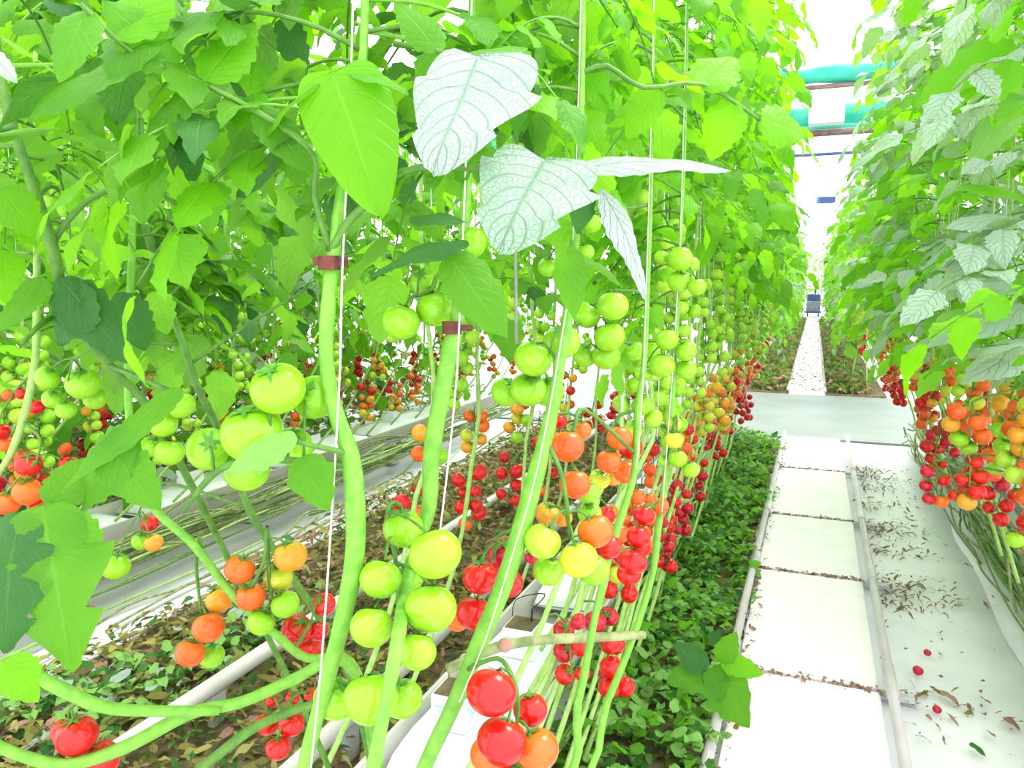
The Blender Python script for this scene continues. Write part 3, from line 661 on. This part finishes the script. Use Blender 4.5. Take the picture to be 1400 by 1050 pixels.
# ------------------------------------------------------------------ PROCEDURAL ROWS
rn = random.Random(21)
def yrange(a, b, s):
    y = a
    while y < b: yield y+rn.uniform(-.05, .05); y += s
for i, y in enumerate(yrange(1.95, 7.35, .30)):
    plant('tomato_plant', 'tall tomato plant with stacked fruit bunches, lining the left side of the walkway', 'plant', 'left row plants facing the walkway',
          -.50+rn.uniform(-.05, .07), y, 1, rn, 1 if y < 4.5 else 0, 'bright', 22, (.62, .82, 1.0, 1.14, 1.28, 1.42, 1.56, 1.70), zleaf=(1.72 if y < 3.3 else 1.58 if y < 5 else 1.4, 3.0), h0=.58, hspan=.85)
for i, y in enumerate(yrange(2.0, 7.3, .42)):
    plant('tomato_plant', 'tomato plant in the left row leaning away from the walkway, over the compost strip', 'plant', 'left row plants facing the compost strip',
          -1.08+rn.uniform(-.05, .05), y, -1, rn, 0, 'mix', 14, (.78, 1.0, 1.2, 1.4), zleaf=(1.35, 2.95))
for i, y in enumerate(yrange(.55, 7.3, .36)):
    plant('tomato_plant', 'tomato plant in the second row, standing beyond the compost strip', 'plant', 'second row plants beyond the compost strip',
          -2.72+rn.uniform(-.06, .06), y+.3, 1, rn, 0, 'mix', 18, (.78, .95, 1.12, 1.3), back=.6, h0=.46)
for i, y in enumerate(yrange(2.05, 7.25, .31)):
    plant('tomato_plant', 'leafy tomato plant with glare-whitened green leaves on the right side of the white walkway', 'plant', 'right row plants facing the walkway',
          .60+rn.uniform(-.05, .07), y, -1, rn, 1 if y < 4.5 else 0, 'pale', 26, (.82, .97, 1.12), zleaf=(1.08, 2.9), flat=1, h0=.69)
def far_row(xs, y0, y1, step, label, group, zs=1.0):
    for x in xs:
        for y in yrange(y0, y1, step):
            o = link('tomato_plant', rn.choice(FAR), None, T((x+rn.uniform(-.06, .06), y, .0)) @ Matrix.Rotation(rn.uniform(0, 6.3), 4, 'Z') @ Matrix.Scale(rn.uniform(.92, 1.03)*zs, 4))
            tag(o, label, 'plant', group)
far_row((-3.4, -4.3, -5.2), 1.1, 7.3, .42, 'leafy tomato plant glimpsed through the gaps deep in the left rows', 'tomato plants deep in the left rows')
far_row((-6.4,), 1.4, 7.3, .5, 'tomato plant in the farthest left row seen between the stems', 'tomato plants of the farthest left row')
far_row((1.3,), 3.0, 7.2, .4, 'tomato plant behind the right row, mostly hidden by glare-whitened leaves', 'tomato plants behind the right row front')
far_row((2.3,), 5.2, 7.3, .5, 'tomato plant in the second right row, seen through gaps near the picture edge', 'second right row plants')
far_row((-.74, -1.15), 11.2, 36, .55, 'distant tomato plant left of the narrow path beyond the concrete crossing', 'far bay plants left of the path')
far_row((.68, 1.08), 11.2, 36, .55, 'distant tomato plant right of the narrow path beyond the concrete crossing', 'far bay plants right of the path')

far_row((-.75, -.25, .25, .7), 39, 40.2, .8, 'far off tomato plant closing the end of the path behind the trolley', 'plants behind the trolley')
# ------------------------------------------------------------------ GROUND
def struct(name, mb, smooth=False):
    o = link(name, mb.mesh(name, smooth)); o['kind'] = 'structure'; return o
mb = MB(); mb.box((-2, 20, -.06), (12, 26, .05), 'film'); struct('floor', mb)
mb = MB(); mb.box((-2, 8.95, -.003), (11.9, 1.5, .012), 'concrete'); struct('cross_path', mb)
# path boards between the rails
seams = [-.8, .35, 1.55, 2.76, 3.82, 4.80, 6.09, 7.42]
names = ['partly out of frame at the very bottom', 'at the bottom right of the picture', 'second from the bottom of the picture', 'third from the bottom of the picture', 'fourth from the bottom of the picture', 'fifth from the bottom, just short of the crossing']
for i in range(2, len(seams)-1):
    y0, y1 = seams[i]+.012, seams[i+1]-.012; mb = MB()
    mb.box((.035, (y0+y1)/2, .012), (.235, (y1-y0)/2, .014), 'board'); o = link('path_board', mb.mesh('path_board', False))
    md = o.modifiers.new('bevel', 'BEVEL'); md.width = .006; md.segments = 2
    if i >= 2: tag(o, 'white board laid between the rails, '+names[i-1], 'board', 'white boards of the walkway')
    else: tag(o, 'white board laid between the rails, '+names[0], 'board', 'white boards of the walkway')
k = 0; y = 10.5
while y < 37:
    mb = MB(); mb.box((-.04, y+.7, .02), (.215, .69, .02), 'board'); o = link('path_board', mb.mesh('path_board', False))
    tag(o, 'white board of the narrow distant path beyond the crossing', 'board', 'white boards of the distant path'); y += 1.41
def rail(x0, x1, y0, y1, z, r, label, group=None):
    root = thing('rail', label, 'rail', (x0, y0, 0), group); mb = MB()
    mb.tube([(0, 0, z), (x1-x0, y1-y0, z)], r, 'rail', 12, 1); link('rail_tube', mb.mesh('rail_tube'), root)
    return root
RL = rail(-.235, -.20, -.3, 7.4, .06, .017, 'white tubular rail on the left edge of the walkway beside the weeds')
RR = rail(.285, .325, -.3, 7.4, .06, .017, 'white tubular rail on the right edge of the walkway beside the dry litter')
for root, x0 in ((RL, -.235), (RR, .285)):
    for y in seams[2:-1]:
        mb = MB(); fx = (y+.3)/7.7*.04
        mb.box((fx, y+.3, .014), (.075, .022, .006), 'bracket'); mb.box((fx, y+.3, .03), (.012, .018, .016), 'bracket'); mb.tube([(fx, y+.22, .06), (fx, y+.42, .06)], .021, 'rail', 12, 1)
        tag(link('bracket', mb.mesh('bracket', False), root), 'grey steel bracket')
rail(-.27, -.245, 10.5, 38, .06, .02, 'left rail of the distant path'); rail(.175, .17, 10.5, 38, .06, .02, 'right rail of the distant path')

# raised film edge + gutters with grow bags
def gutter(xc, y0, y1, z, label, far=False, w=.15):
    root = thing('growing_gutter', label, 'gutter', (xc, y0, 0)); L = y1-y0
    mb = MB()
    prof = [(-w, .10), (-w-.012, .10), (-w+.01, .0), (-w*.55, -.035), (w*.55, -.035), (w-.01, .0), (w+.012, .10), (w, .10), (w-.03, .012), (-w+.03, .012)]
    mi = mb.mi('gutter')
    for yy in (0, L):
        for px, pz in prof: mb.v.append(Vector((px, yy, z+pz)))
    n = len(prof)
    for i in range(n): mb.face([i, (i+1) % n, n+(i+1) % n, n+i], mi)
    mb.face(list(range(n)), mi); mb.face(list(range(n, 2*n))[::-1], mi)
    link('trough', mb.mesh('trough', False), root)
    yy = .4
    while yy < L:
        mb = MB(); mb.box((0, yy, (z-.03)/2), (.02, .02, (z-.03)/2), 'gutter'); mb.box((0, yy, .006), (.06, .05, .006), 'gutter'); link('support_leg', mb.mesh('support_leg', False), root); yy += 1.6
    return root
GZ = .17
gutter(-.80, -.4, 7.25, GZ, 'cream growing gutter under the left row beside the weeds')
gutter(-3.08, .0, 7.25, GZ+.05, 'cream growing gutter under the second row beyond the compost strip')
gutter(1.20, .8, 7.25, GZ, 'cream growing gutter under the right row')
rb = random.Random(3)
def grow_bag(x, y, z, L, label, group):
    mb = MB(); nx, ny = 8, 16; hw = .125; h = .095; mi = mb.mi('bag'); b = 0
    ring = 14
    for j in range(ny+1):
        t = j/ny*2-1; e = (1-abs(t)**8)**.5*.9+.1 if abs(t) < 1 else .12
        for i in range(ring):
            a = 2*pi*i/ring; cx, cz = cos(a), sin(a)
            sx = math.copysign(abs(cx)**.45, cx); sz = math.copysign(abs(cz)**.55, cz)
            mb.v.append(Vector((sx*hw*(.9+.1*e)+rb.uniform(-.003, .003), t*L/2, h/2+sz*h/2*e+rb.uniform(-.004, .004)*(1 if sz > 0 else 0))))
    for j in range(ny):
        for i in range(ring):
            i2 = (i+1) % ring; mb.face([j*ring+i, j*ring+i2, (j+1)*ring+i2, (j+1)*ring+i], mi)
    mb.face(list(range(ring)), mi); mb.face([ny*ring+i for i in range(ring)][::-1], mi)
    o = link('grow_bag', mb.mesh('grow_bag'), None, T((x, y, z))); tag(o, label, 'grow bag', group); return o
def block(x, y, z, label, group, ink=True):
    root = thing('growing_block', label, 'growing block', (x, y, z), group); mb = MB(); mb.box((0, 0, .045), (.048, .048, .045), 'bag'); mb.box((0, 0, .0915), (.043, .043, .0015), 'soil')
    link('block_wrap', mb.mesh('block_wrap', False), root)
    if ink:
        mb = MB()
        for k in range(3): mb.box((.0487, -.012+.006*k, .062-.013*k), (.0006, .028-.006*k, .0025), 'ink'); mb.box((-.012+.006*k, -.0487, .062-.013*k), (.028-.006*k, .0006, .0025), 'ink')
        tag(link('printed_marks', mb.mesh('printed_marks', False), root), 'blurred pale blue print')
    mb = MB(); mb.tube([(.02, .02, .085), (.022, .022, .13)], .003, 'black', 6, 1); mb.tube([(.022, .022, .13), (.05, .06, .17), (-.06, .1, .12), (-.09, .14, .03)], .0018, 'black', 5, 4)
    tag(link('drip_peg', mb.mesh('drip_peg'), root), 'black drip peg and hose')
    return root
zb = GZ+.015
y = .35; k = 0
lab = {0: 'white grow bag at the bottom centre behind the red tomatoes', 1: 'white grow bag behind the yellow green tomatoes right of centre'}
while y < 6.9:
    grow_bag(-.80, y+.5, zb, .92, lab.get(k, 'white grow bag farther along under the left row'), 'grow bags under the left row')
    for q in (.2, .62): block(-.80+rb.uniform(-.02, .02), y+q+.05, zb+.095, ('white block with faint blue print at the bottom centre' if k == 0 and q < .5 else 'small white block standing on a grow bag of the left row'), 'white blocks on the left row')
    y += 1.08; k += 1
y = .6
while y < 6.9:
    grow_bag(-3.08, y+.5, zb+.05, .98, 'white grow bag in the second row beyond the compost strip', 'grow bags of the second row')
    block(-3.08, y+.4, zb+.145, 'small white block on the second row bags', 'white blocks on the second row', False); y += 1.06
y = 1.6
while y < 6.9:
    grow_bag(1.20, y+.5, zb, .98, 'white grow bag under the right row', 'grow bags under the right row'); y += 1.06
# film skirt of the right gutter, rising
mb = MB(); mi = mb.mi('film'); ny = 60
for j in range(ny+1):
    y = .6+j/ny*6.7
    for i, (x, z) in enumerate([(.80, .006), (.90, .02), (.97, .07), (1.0, .15), (1.03, .22)]):
        mb.v.append(Vector((x+.012*sin(y*5+i)+.02*sin(y*1.3), y, max(.004, z+.008*sin(y*9+i*2))))) 
for j in range(ny):
    for i in range(4): a = j*5+i; mb.face([a, a+1, a+6, a+5], mi)
o = link('ground_sheet', mb.mesh('ground_sheet')); md = o.modifiers.new('s', 'SOLIDIFY'); md.thickness = .002
tag(o, 'white plastic sheet turned up along the right row gutter', 'sheet')

# bundles of old lying stems
def bundle(xc, zc, y0, y1, n, sx, sz, label, seed, key='stem_old'):
    r = random.Random(seed); mb = MB()
    for k in range(n):
        yy = r.uniform(y0-.3, y1-1.2); L = r.uniform(1.2, 2.8); x0 = xc+r.uniform(-sx, sx); z0 = zc+r.uniform(0, sz); pts = []
        for i in range(6):
            t = i/5; pts.append((x0+r.uniform(-.03, .03)+.05*(t-.5)*r.uniform(-1, 1), min(y1, yy+L*t), max(.01, z0+r.uniform(-.02, .02)+(.12*t*t if r.random() < .3 else 0))))
        mb.tube(pts, r.uniform(.0045, .0075), key if r.random() < .6 else ('stem_pale' if r.random() < .5 else 'stem_dark'), 5, 3)
    o = link('old_stem_bundle', mb.mesh('old_stem_bundle')); tag(o, label, 'stems', kind='stuff'); return o
bundle(-2.80, .12, .3, 7.3, 60, .09, .16, 'grey green bare stems lying in a bundle along the second row gutter', 1)
bundle(-2.6, .02, .3, 7.3, 12, .12, .04, 'bare stems lying on the white sheet beside the compost strip', 4)
bundle(.86, .03, .8, 7.2, 90, .08, .28, 'tangle of pale bare stems lying along the right row', 2)
bundle(-.62, .06, .5, 7.2, 26, .06, .20, 'bare stems lying along the left row above the weeds', 3, 'stem_pale')
# slanting bare stems above the weeds: individual stems of the left row
for i in range(30):
    y = 1.0+i*.16; mb = MB(); r = rn
    b0 = Vector((-.60+r.uniform(-.03, .06), y, .06)); t = thing('slanting_stem', 'pale bare stem slanting up over the weeds under the left row', 'stem', b0, 'slanting bare stems over the weeds')
    mb.tube([(0,0,0), (.02+r.uniform(-.03,.03), .3, .20), (.05, .6, .42), (.09+r.uniform(-.02,.02), .95+r.uniform(-.1,.1), .76)], [.0075, .007, .0065, .006], 'stem_pale', 7, 4, bumpy=.06); link('stem_length', mb.mesh('slanting_stem'), t)
mb = MB(); b0 = W(612,915,1.15)
mb.tube([(0,0,0)]+[tuple(W(*p)-b0) for p in ((680,885,1.2),(740,875,1.28),(800,872,1.38),(880,868,1.45))], [.008,.009,.009,.009,.008], 'stem_old', 8, 4, bumpy=.08)
mb.ball(T(W(690,882,1.2)-b0), .012, 'litter', 8, 6, False)
tag(link('cut_stem', mb.mesh('cut_stem'), None, T(b0)), 'olive cut stem lying sideways above the white grow bags at the bottom', 'stem')

# leaf litter / weeds
def leaf_mass(name, label, cat, n, fx, seed, keys, size, up=.5, group=None, hi=False, slim=1):
    r = random.Random(seed); mb = MB()
    for k in range(n):
        p = fx(r); s = r.uniform(*size); a = r.uniform(0, 6.3)
        d = Vector((cos(a), sin(a), r.uniform(-.3, up)))
        mb.leaflet(frame(p, d, (r.uniform(-.7, .7), r.uniform(-.7, .7), 1)), s, s*slim*r.uniform(.45, .75), r.choice(keys), 8 if hi else 5, 2, r.uniform(.2, 1.4), r.uniform(.1, .6), 4 if hi else 3, .3, r, .12)
    o = link(name, mb.mesh(name)); tag(o, label, cat, group, 'stuff'); return o
def weeds(r):
    y = r.uniform(.9, 7.1)**1.0; x = r.uniform(-.66, -.24); edge = (x+.66)/.42
    return Vector((x+(.04*sin(y*4) if edge > .7 else 0), y, .02+r.random()**1.5*.17*(1-.55*edge)*(1+.4*sin(y*3.1)+.3*sin(y*7))))
leaf_mass('ground_weeds', 'low green weeds and leaves crowding the strip left of the walkway rail', 'weeds', 4300, weeds, 5, ['leaf_bright', 'leaf', 'leaf_weed', 'leaf_dark', 'leaf_weed', 'leaf_weed'], (.03, .08), .8)
def under(r): return Vector((r.uniform(-.68, -.22), r.uniform(.9, 7.2), .008+r.random()*.02))
mb = MB(); mb.box((-.45, 3.9, .002), (.20, 3.4, .004), 'soil'); struct('floor.001', mb).name = 'soil_strip'
leaf_mass('dry_litter', 'brown withered leaf litter under the weeds of the left row', 'litter', 900, under, 6, ['litter', 'litter_dark'], (.03, .07), .3)
def comp(r):
    y = r.uniform(.6, 7.2); return Vector((-2.5+r.random()*1.36, y, .012+r.random()*.11*(1+.5*sin(y*2))))
mb = MB(); mb.box((-1.8, 3.9, .004), (.66, 3.5, .006), 'soil'); struct('floor.002', mb).name = 'soil_bed'
leaf_mass('compost_litter', 'brown and olive withered leaves covering the strip between the left rows', 'litter', 12000, comp, 8, ['litter_dark', 'litter_dark', 'litter_dark', 'litter', 'leaf_dark', 'litter_olive', 'litter_olive'], (.03, .085), .8, slim=.6)
def comp2(r):
    y, x = r.choice([(1.75, -2.15), (2.0, -2.0), (1.5, -2.25), (2.3, -1.95), (1.6, -1.95), (1.2, -1.95), (1.15, -2.2)]); return Vector((x+r.gauss(0, .09), y+r.gauss(0, .14), .05+r.random()*.07))
leaf_mass('cut_leaves', 'freshly cut green leaves heaped on the brown compost strip', 'leaves', 700, comp2, 9, ['leaf_weed', 'leaf_dark', 'leaf_weed', 'leaf_pale_glare'], (.03, .08), .7)
def dry(r):
    y = r.choice([2.76, 3.82, 4.8, 4.4, 3.7, 5.3, 5.8, 6.3, 6.09, 3.9, 4.75]); return Vector((.34+abs(r.gauss(0, .17)), y+r.gauss(0, .09), .008+r.random()*.008))
leaf_mass('dry_litter', 'reddish brown dry crumbs scattered on the white sheet right of the right rail', 'litter', 620, dry, 10, ['litter', 'litter', 'litter_dark'], (.015, .06), .15, slim=.42)
def seamlit(r):
    y = r.choice(seams[3:-1]); return Vector((r.uniform(-.2, .27), y+r.gauss(0, .012), .028+r.random()*.004))
leaf_mass('seam_litter', 'brown crumbs gathered in the seams between the white boards', 'litter', 420, seamlit, 12, ['litter'], (.008, .03), .1)
def spread(r): return Vector((r.uniform(.3, .72), r.uniform(1.8, 6.8), .008))
leaf_mass('scattered_crumbs', 'loose dark crumbs strewn over the white sheet at right', 'litter', 150, spread, 13, ['litter', 'litter_dark'], (.01, .028), .1)
def railside(r): return Vector((-.205+r.gauss(0, .02), r.uniform(1.6, 7), .035+r.random()*.01))
leaf_mass('rail_litter', 'brown crumbs along the inside of the left rail', 'litter', 260, railside, 14, ['litter'], (.01, .035), .2)
def fard(r):
    s = r.choice((-1, 1)); y = 10.7+r.random()**1.7*24; return Vector((-.04+s*r.uniform(.26, .75), y, .02+r.random()*.3*abs(r.random())))
leaf_mass('bay_litter', 'brown and green leaf litter flanking the distant path', 'litter', 2600, fard, 15, ['litter_dark', 'litter', 'leaf_dark', 'leaf'], (.07, .14), .5)
mb = MB(); mb.box((-.6, 22.5, .0), (.32, 11.9, .012), 'soil'); mb.box((.55, 22.5, .0), (.35, 11.9, .012), 'soil'); struct('far_soil', mb)

def beyond(r): return Vector((r.uniform(-7.5, -3.35), r.uniform(1.3, 8.0), .03+r.random()**1.6*.65))
leaf_mass('undergrowth', 'green undergrowth and cut leaves on the ground beyond the second row', 'leaves', 6000, beyond, 16, ['leaf_weed', 'leaf_dark', 'litter_dark', 'leaf', 'litter'], (.07, .15), .6)
def fpath(r): return Vector((-.04+r.uniform(-.2, .2), 10.6+r.random()**1.5*25, .045+r.random()*.004))
leaf_mass('path_crumbs', 'pinkish brown crumbs scattered over the distant path boards', 'litter', 450, fpath, 17, ['litter'], (.03, .08), .1)
# fallen things on the sheet
for (px, py, r_, lb) in ((1255, 919, 7, 'crimson fallen tomato, the largest of three on the white sheet'), (1268, 893, 5, 'small crimson fallen tomato, farthest of three on the white sheet'), (1281, 971, 6, 'small crimson fallen tomato nearest the viewer on the white sheet')):
    p = G(px, py, .01); d = (p-CAM).dot(Fw); rad = r_*d/FPX; p.z = rad*.9+.0
    o = link('fallen_tomato', TOM['c'][0], None, orient((.4, .2, .8), p, rad)); tag(o, lb, 'tomato', 'fallen tomatoes on the sheet')
for (px, py, s, k, lb) in ((1325, 1022, .055, 'leaf_dark', 'small olive leaf lying on the sheet at bottom right'), (1285, 950, .075, 'litter', 'curled brown dry leaf on the sheet by the fallen tomatoes'), (1370, 985, .06, 'litter', 'brown dry leaf at the right edge of the sheet')):
    p = G(px, py, .01); mb = MB(); mb.leaflet(Matrix(), s, s*.55, k, 12, 4, 1.0, .3, 4, .2); o = link('fallen_leaf', mb.mesh('fallen_leaf'), None, frame(p+Vector((0, 0, .012)), (.8, -.5, .1), (0, 0, 1))); tag(o, lb, 'leaf', 'fallen leaves on the sheet')
# weed leaning over the rail near the bottom
wd = thing('weed_plant', 'bright green weed leaning over the left rail near the bottom of the picture', 'weed', W(930, 960, 2.45))
mb = MB(); mb.tube([(0,0,0), tuple(W(960,920,2.4)-wd.location), tuple(W(985,905,2.38)-wd.location)], .004, 'stem', 6, 3); link('stem', mb.mesh('weed_stem'), wd)
for (bx, by, tx, ty, w_, k) in ((975,910,1038,1000,70,'leaf'), (985,905,1048,918,34,'leaf_bright'), (985,905,1005,868,34,'leaf'), (965,915,930,880,40,'leaf_dark'), (975,915,990,960,40,'leaf'), (960,925,915,930,46,'leaf')):
    B0, T0 = W(bx, by, 2.38), W(tx, ty, 2.33); mb = MB(); mb.leaflet(Matrix(), (T0-B0).length, w_*2.35/FPX, k, 14, 4, .5, .2, 5, .2)
    link('leaf', mb.mesh('weed_leaf'), wd, frame(B0-wd.location, T0-B0, -Fw+Vector((0, 0, .8))))

# heating pipes of the compost aisle
for x, lb in ((-1.72, 'white heating pipe lying along the compost strip at lower left'),):
    t = thing('heating_pipe', lb, 'pipe', (x, .2, 0)); mb = MB(); mb.tube([(0, 0, .14), (0, 7.0, .14)], .027, 'gutter', 14, 1); link('pipe_tube', mb.mesh('pipe_tube'), t)
    for yy in (1.6, 3.2, 4.8, 6.4):
        mb = MB(); mb.box((0, yy, .058), (.012, .03, .055), 'bracket'); link('pipe_stand', mb.mesh('pipe_stand', False), t)
t = thing('heating_pipe', 'second white heating pipe close under the left row', 'pipe', (-1.22, .2, 0)); mb = MB(); mb.tube([(0, 0, .14), (0, 7.0, .14)], .027, 'gutter', 14, 1); link('pipe_tube', mb.mesh('pipe_tube'), t)
for yy in (1.6, 3.2, 4.8, 6.4):
    mb = MB(); mb.box((0, yy, .058), (.012, .03, .055), 'bracket'); link('pipe_stand', mb.mesh('pipe_stand', False), t)
# grey wire hanging at upper centre
o = thing('hanging_wire', 'straight dark grey wire hanging from above between the leaves at centre', 'wire', W(697,-350,1.5)); mb = MB()
mb.tube([(0,0,0), tuple(W(697,0,1.45)-o.location), tuple(W(704,300,1.4)-o.location), tuple(W(706,470,1.4)-o.location)], .003, 'wire', 6, 2); link('wire_length', mb.mesh('wire_length'), o)

# ------------------------------------------------------------------ far trolley
tr = thing('harvest_trolley', 'small grey and blue trolley standing at the far end of the path', 'trolley', (-.05, 36.2, 0))
mb = MB(); mb.box((0, 0, .24), (.32, .6, .04), 'blue'); link('platform', mb.mesh('platform', False), tr)
mb = MB(); mb.box((0, -.1, .5), (.27, .35, .19), 'grey'); mb.box((0, -.46, .5), (.2, .01, .12), 'grey'); link('crate', mb.mesh('crate', False), tr)
mb = MB(); mb.box((0, -.05, .86), (.25, .3, .15), 'blue'); link('crate', mb.mesh('crate', False), tr)
mb = MB(); mb.tube([(-.28, .5, .28), (-.28, .5, 1.25), (.28, .5, 1.25), (.28, .5, .28)], .02, 'grey', 8, 1); link('handle', mb.mesh('handle'), tr)
mb = MB(); mb.tube([(.06, .3, .3), (.06, .3, 1.5)], .03, 'black', 8, 1); mb.box((.06, .3, 1.5), (.08, .05, .12), 'black'); link('mast', mb.mesh('mast', False), tr)
for sx in (-1, 1):
    for sy in (-1, 1):
        mb = MB(); mb.tube([(sx*.22-.03, sy*.42, .13), (sx*.22+.03, sy*.42, .13)], .09, 'black', 16, 1); link('wheel', mb.mesh('wheel', False), tr)

# ------------------------------------------------------------------ greenhouse shell & overhead gear
XL, XR, YB, YF, EZ, RZ = -12.0, 8.0, -4.0, 44.0, 4.8, 6.4
def glaze(name, pts):
    mb = MB(); mb.quad(pts, 'glazing'); struct(name, mb)
glaze('wall_left', [(XL, YB, 0), (XL, YF, 0), (XL, YF, EZ), (XL, YB, EZ)])
glaze('wall_right', [(XR, YB, 0), (XR, YF, 0), (XR, YF, EZ), (XR, YB, EZ)])
glaze('wall_far', [(XL, YF, 0), (XR, YF, 0), (XR, YF, EZ), (XL, YF, EZ)])
mb = MB()
xs = [XL, -7, -2, 3, XR]
for a, b in zip(xs, xs[1:]):
    m_ = (a+b)/2; mb.quad([(a, YB, EZ), (m_, YB, RZ-.4), (m_, YF, RZ-.4), (a, YF, EZ)], 'glazing'); mb.quad([(m_, YB, RZ-.4), (b, YB, EZ), (b, YF, EZ), (m_, YF, RZ-.4)], 'glazing')
struct('ceiling', mb)
for y in (11.35, 19, 27, 35):
    mb = MB(); mb.box((-2, y, 3.87), (9.9, .04, .03), 'white'); mb.box((-2, y, 4.40), (9.9, .03, .03), 'white')
    for k in range(24):
        x = -11+k*.8; mb.tube([(x, y, 3.88), (x+.4, y, 4.4), (x+.8, y, 3.88)], .012, 'white', 5, 1)
    if y < 12:
        for x in (-4.5, -2.6, 3.0): mb.tube([(x, 11.35, 3.87), (x, 11.2, 3.66), (x, 11.2, 3.3), (x, 11.05, 3.08)], .012, 'white', 6, 1); mb.tube([(x, 11.2, 3.66), (x, 11.7, 3.66)], .012, 'white', 6, 1)
    struct('beam', mb)
def gear(name, label, cat, c, h, key):
    mb = MB(); n = 40; mi = mb.mi(key); cx, cy, cz = c; rr = random.Random(int(cz*100))
    # folded cloth: wavy roll
    ring = 10
    for j in range(n+1):
        x = cx-h[0]+2*h[0]*j/n
        for i in range(ring):
            a = 2*pi*i/ring; w = 1+.18*sin(j*1.7+i)+rr.uniform(-.08, .08); mb.v.append(Vector((x, cy+cos(a)*h[1]*w, cz+sin(a)*h[2]*w)))
    for j in range(n):
        for i in range(ring):
            i2 = (i+1) % ring; mb.face([j*ring+i, j*ring+i2, (j+1)*ring+i2, (j+1)*ring+i], mi)
    o = link(name, mb.mesh(name)); return tag(o, label, cat, 'green overhead shade screens')
gear('shade_screen', 'upper teal shade screen bunched across the aisle, above the white beam', 'screen', (-1, 11.05, 4.08), (4.5, .12, .10), 'teal')
gear('shade_screen', 'middle teal shade screen bunched across the aisle behind the white box', 'screen', (-1, 11.7, 3.68), (4.5, .12, .16), 'teal')
gear('shade_screen', 'lower teal shade screen across the aisle under the white box', 'screen', (-1, 11.3, 3.45), (4.5, .08, .05), 'teal')
for z, k, lb, r_ in ((3.935, 'brownsteel', 'brown overhead pipe just above the white beam', .03), (3.36, 'brownsteel', 'dark brown overhead pipe below the teal screens', .045), (3.09, 'blue', 'thin blue overhead pipe, lowest of the crossing pipes', .02)):
    mb = MB(); mb.tube([(-5, 11.05, z), (4, 11.05, z)], r_, k, 10, 1); tag(link('overhead_pipe', mb.mesh('overhead_pipe')), lb, 'pipe')
t = thing('hanging_box', 'white square box hanging from the beam over the walkway', 'box', (.03, 10.9, 3.44)); mb = MB(); mb.box((0, 0, .2), (.21, .12, .2), 'white'); link('casing', mb.mesh('casing', False), t)
mb = MB(); mb.tube([(-.12, .1, .38), (-.12, .42, .42)], .01, 'grey', 6, 1); mb.tube([(.12, .1, .38), (.12, .42, .42)], .01, 'grey', 6, 1); link('hanger', mb.mesh('hanger'), t)
mb = MB(); mb.box((0, 0, 0), (.14, .08, .05), 'blue', .3); mb.tube([(0, 0, .05), (0, 0, 1.9)], .008, 'grey', 5, 1); tag(link('hanging_lamp', mb.mesh('hanging_lamp', False), None, T((.1, 15, 2.9))), 'small dark blue fixture hanging farther down the aisle', 'lamp')

# ------------------------------------------------------------------ light
w = bpy.data.worlds.new('sky'); SC.world = w; w.use_nodes = True; nt = w.node_tree; nt.nodes.clear()
bg = nt.nodes.new('ShaderNodeBackground'); wo = nt.nodes.new('ShaderNodeOutputWorld')
bg.inputs[0].default_value = (.97, .98, 1, 1); bg.inputs[1].default_value = 2.8
nt.links.new(bg.outputs[0], wo.inputs[0])
sd = bpy.data.lights.new('sun', 'SUN'); sd.energy = 4.5; sd.angle = radians(25); sd.color = (1, .97, .9)
so = bpy.data.objects.new('sun', sd); COL.objects.link(so); so.rotation_euler = (radians(-28), radians(18), 0)

SC.view_settings.view_transform = 'Standard'; SC.view_settings.look = 'None'
SC.view_settings.exposure = .14; SC.view_settings.gamma = 1
SC.cycles.max_bounces = 8; SC.cycles.diffuse_bounces = 4; SC.cycles.transmission_bounces = 6; SC.cycles.transparent_max_bounces = 16
SC.cycles.use_denoising = True
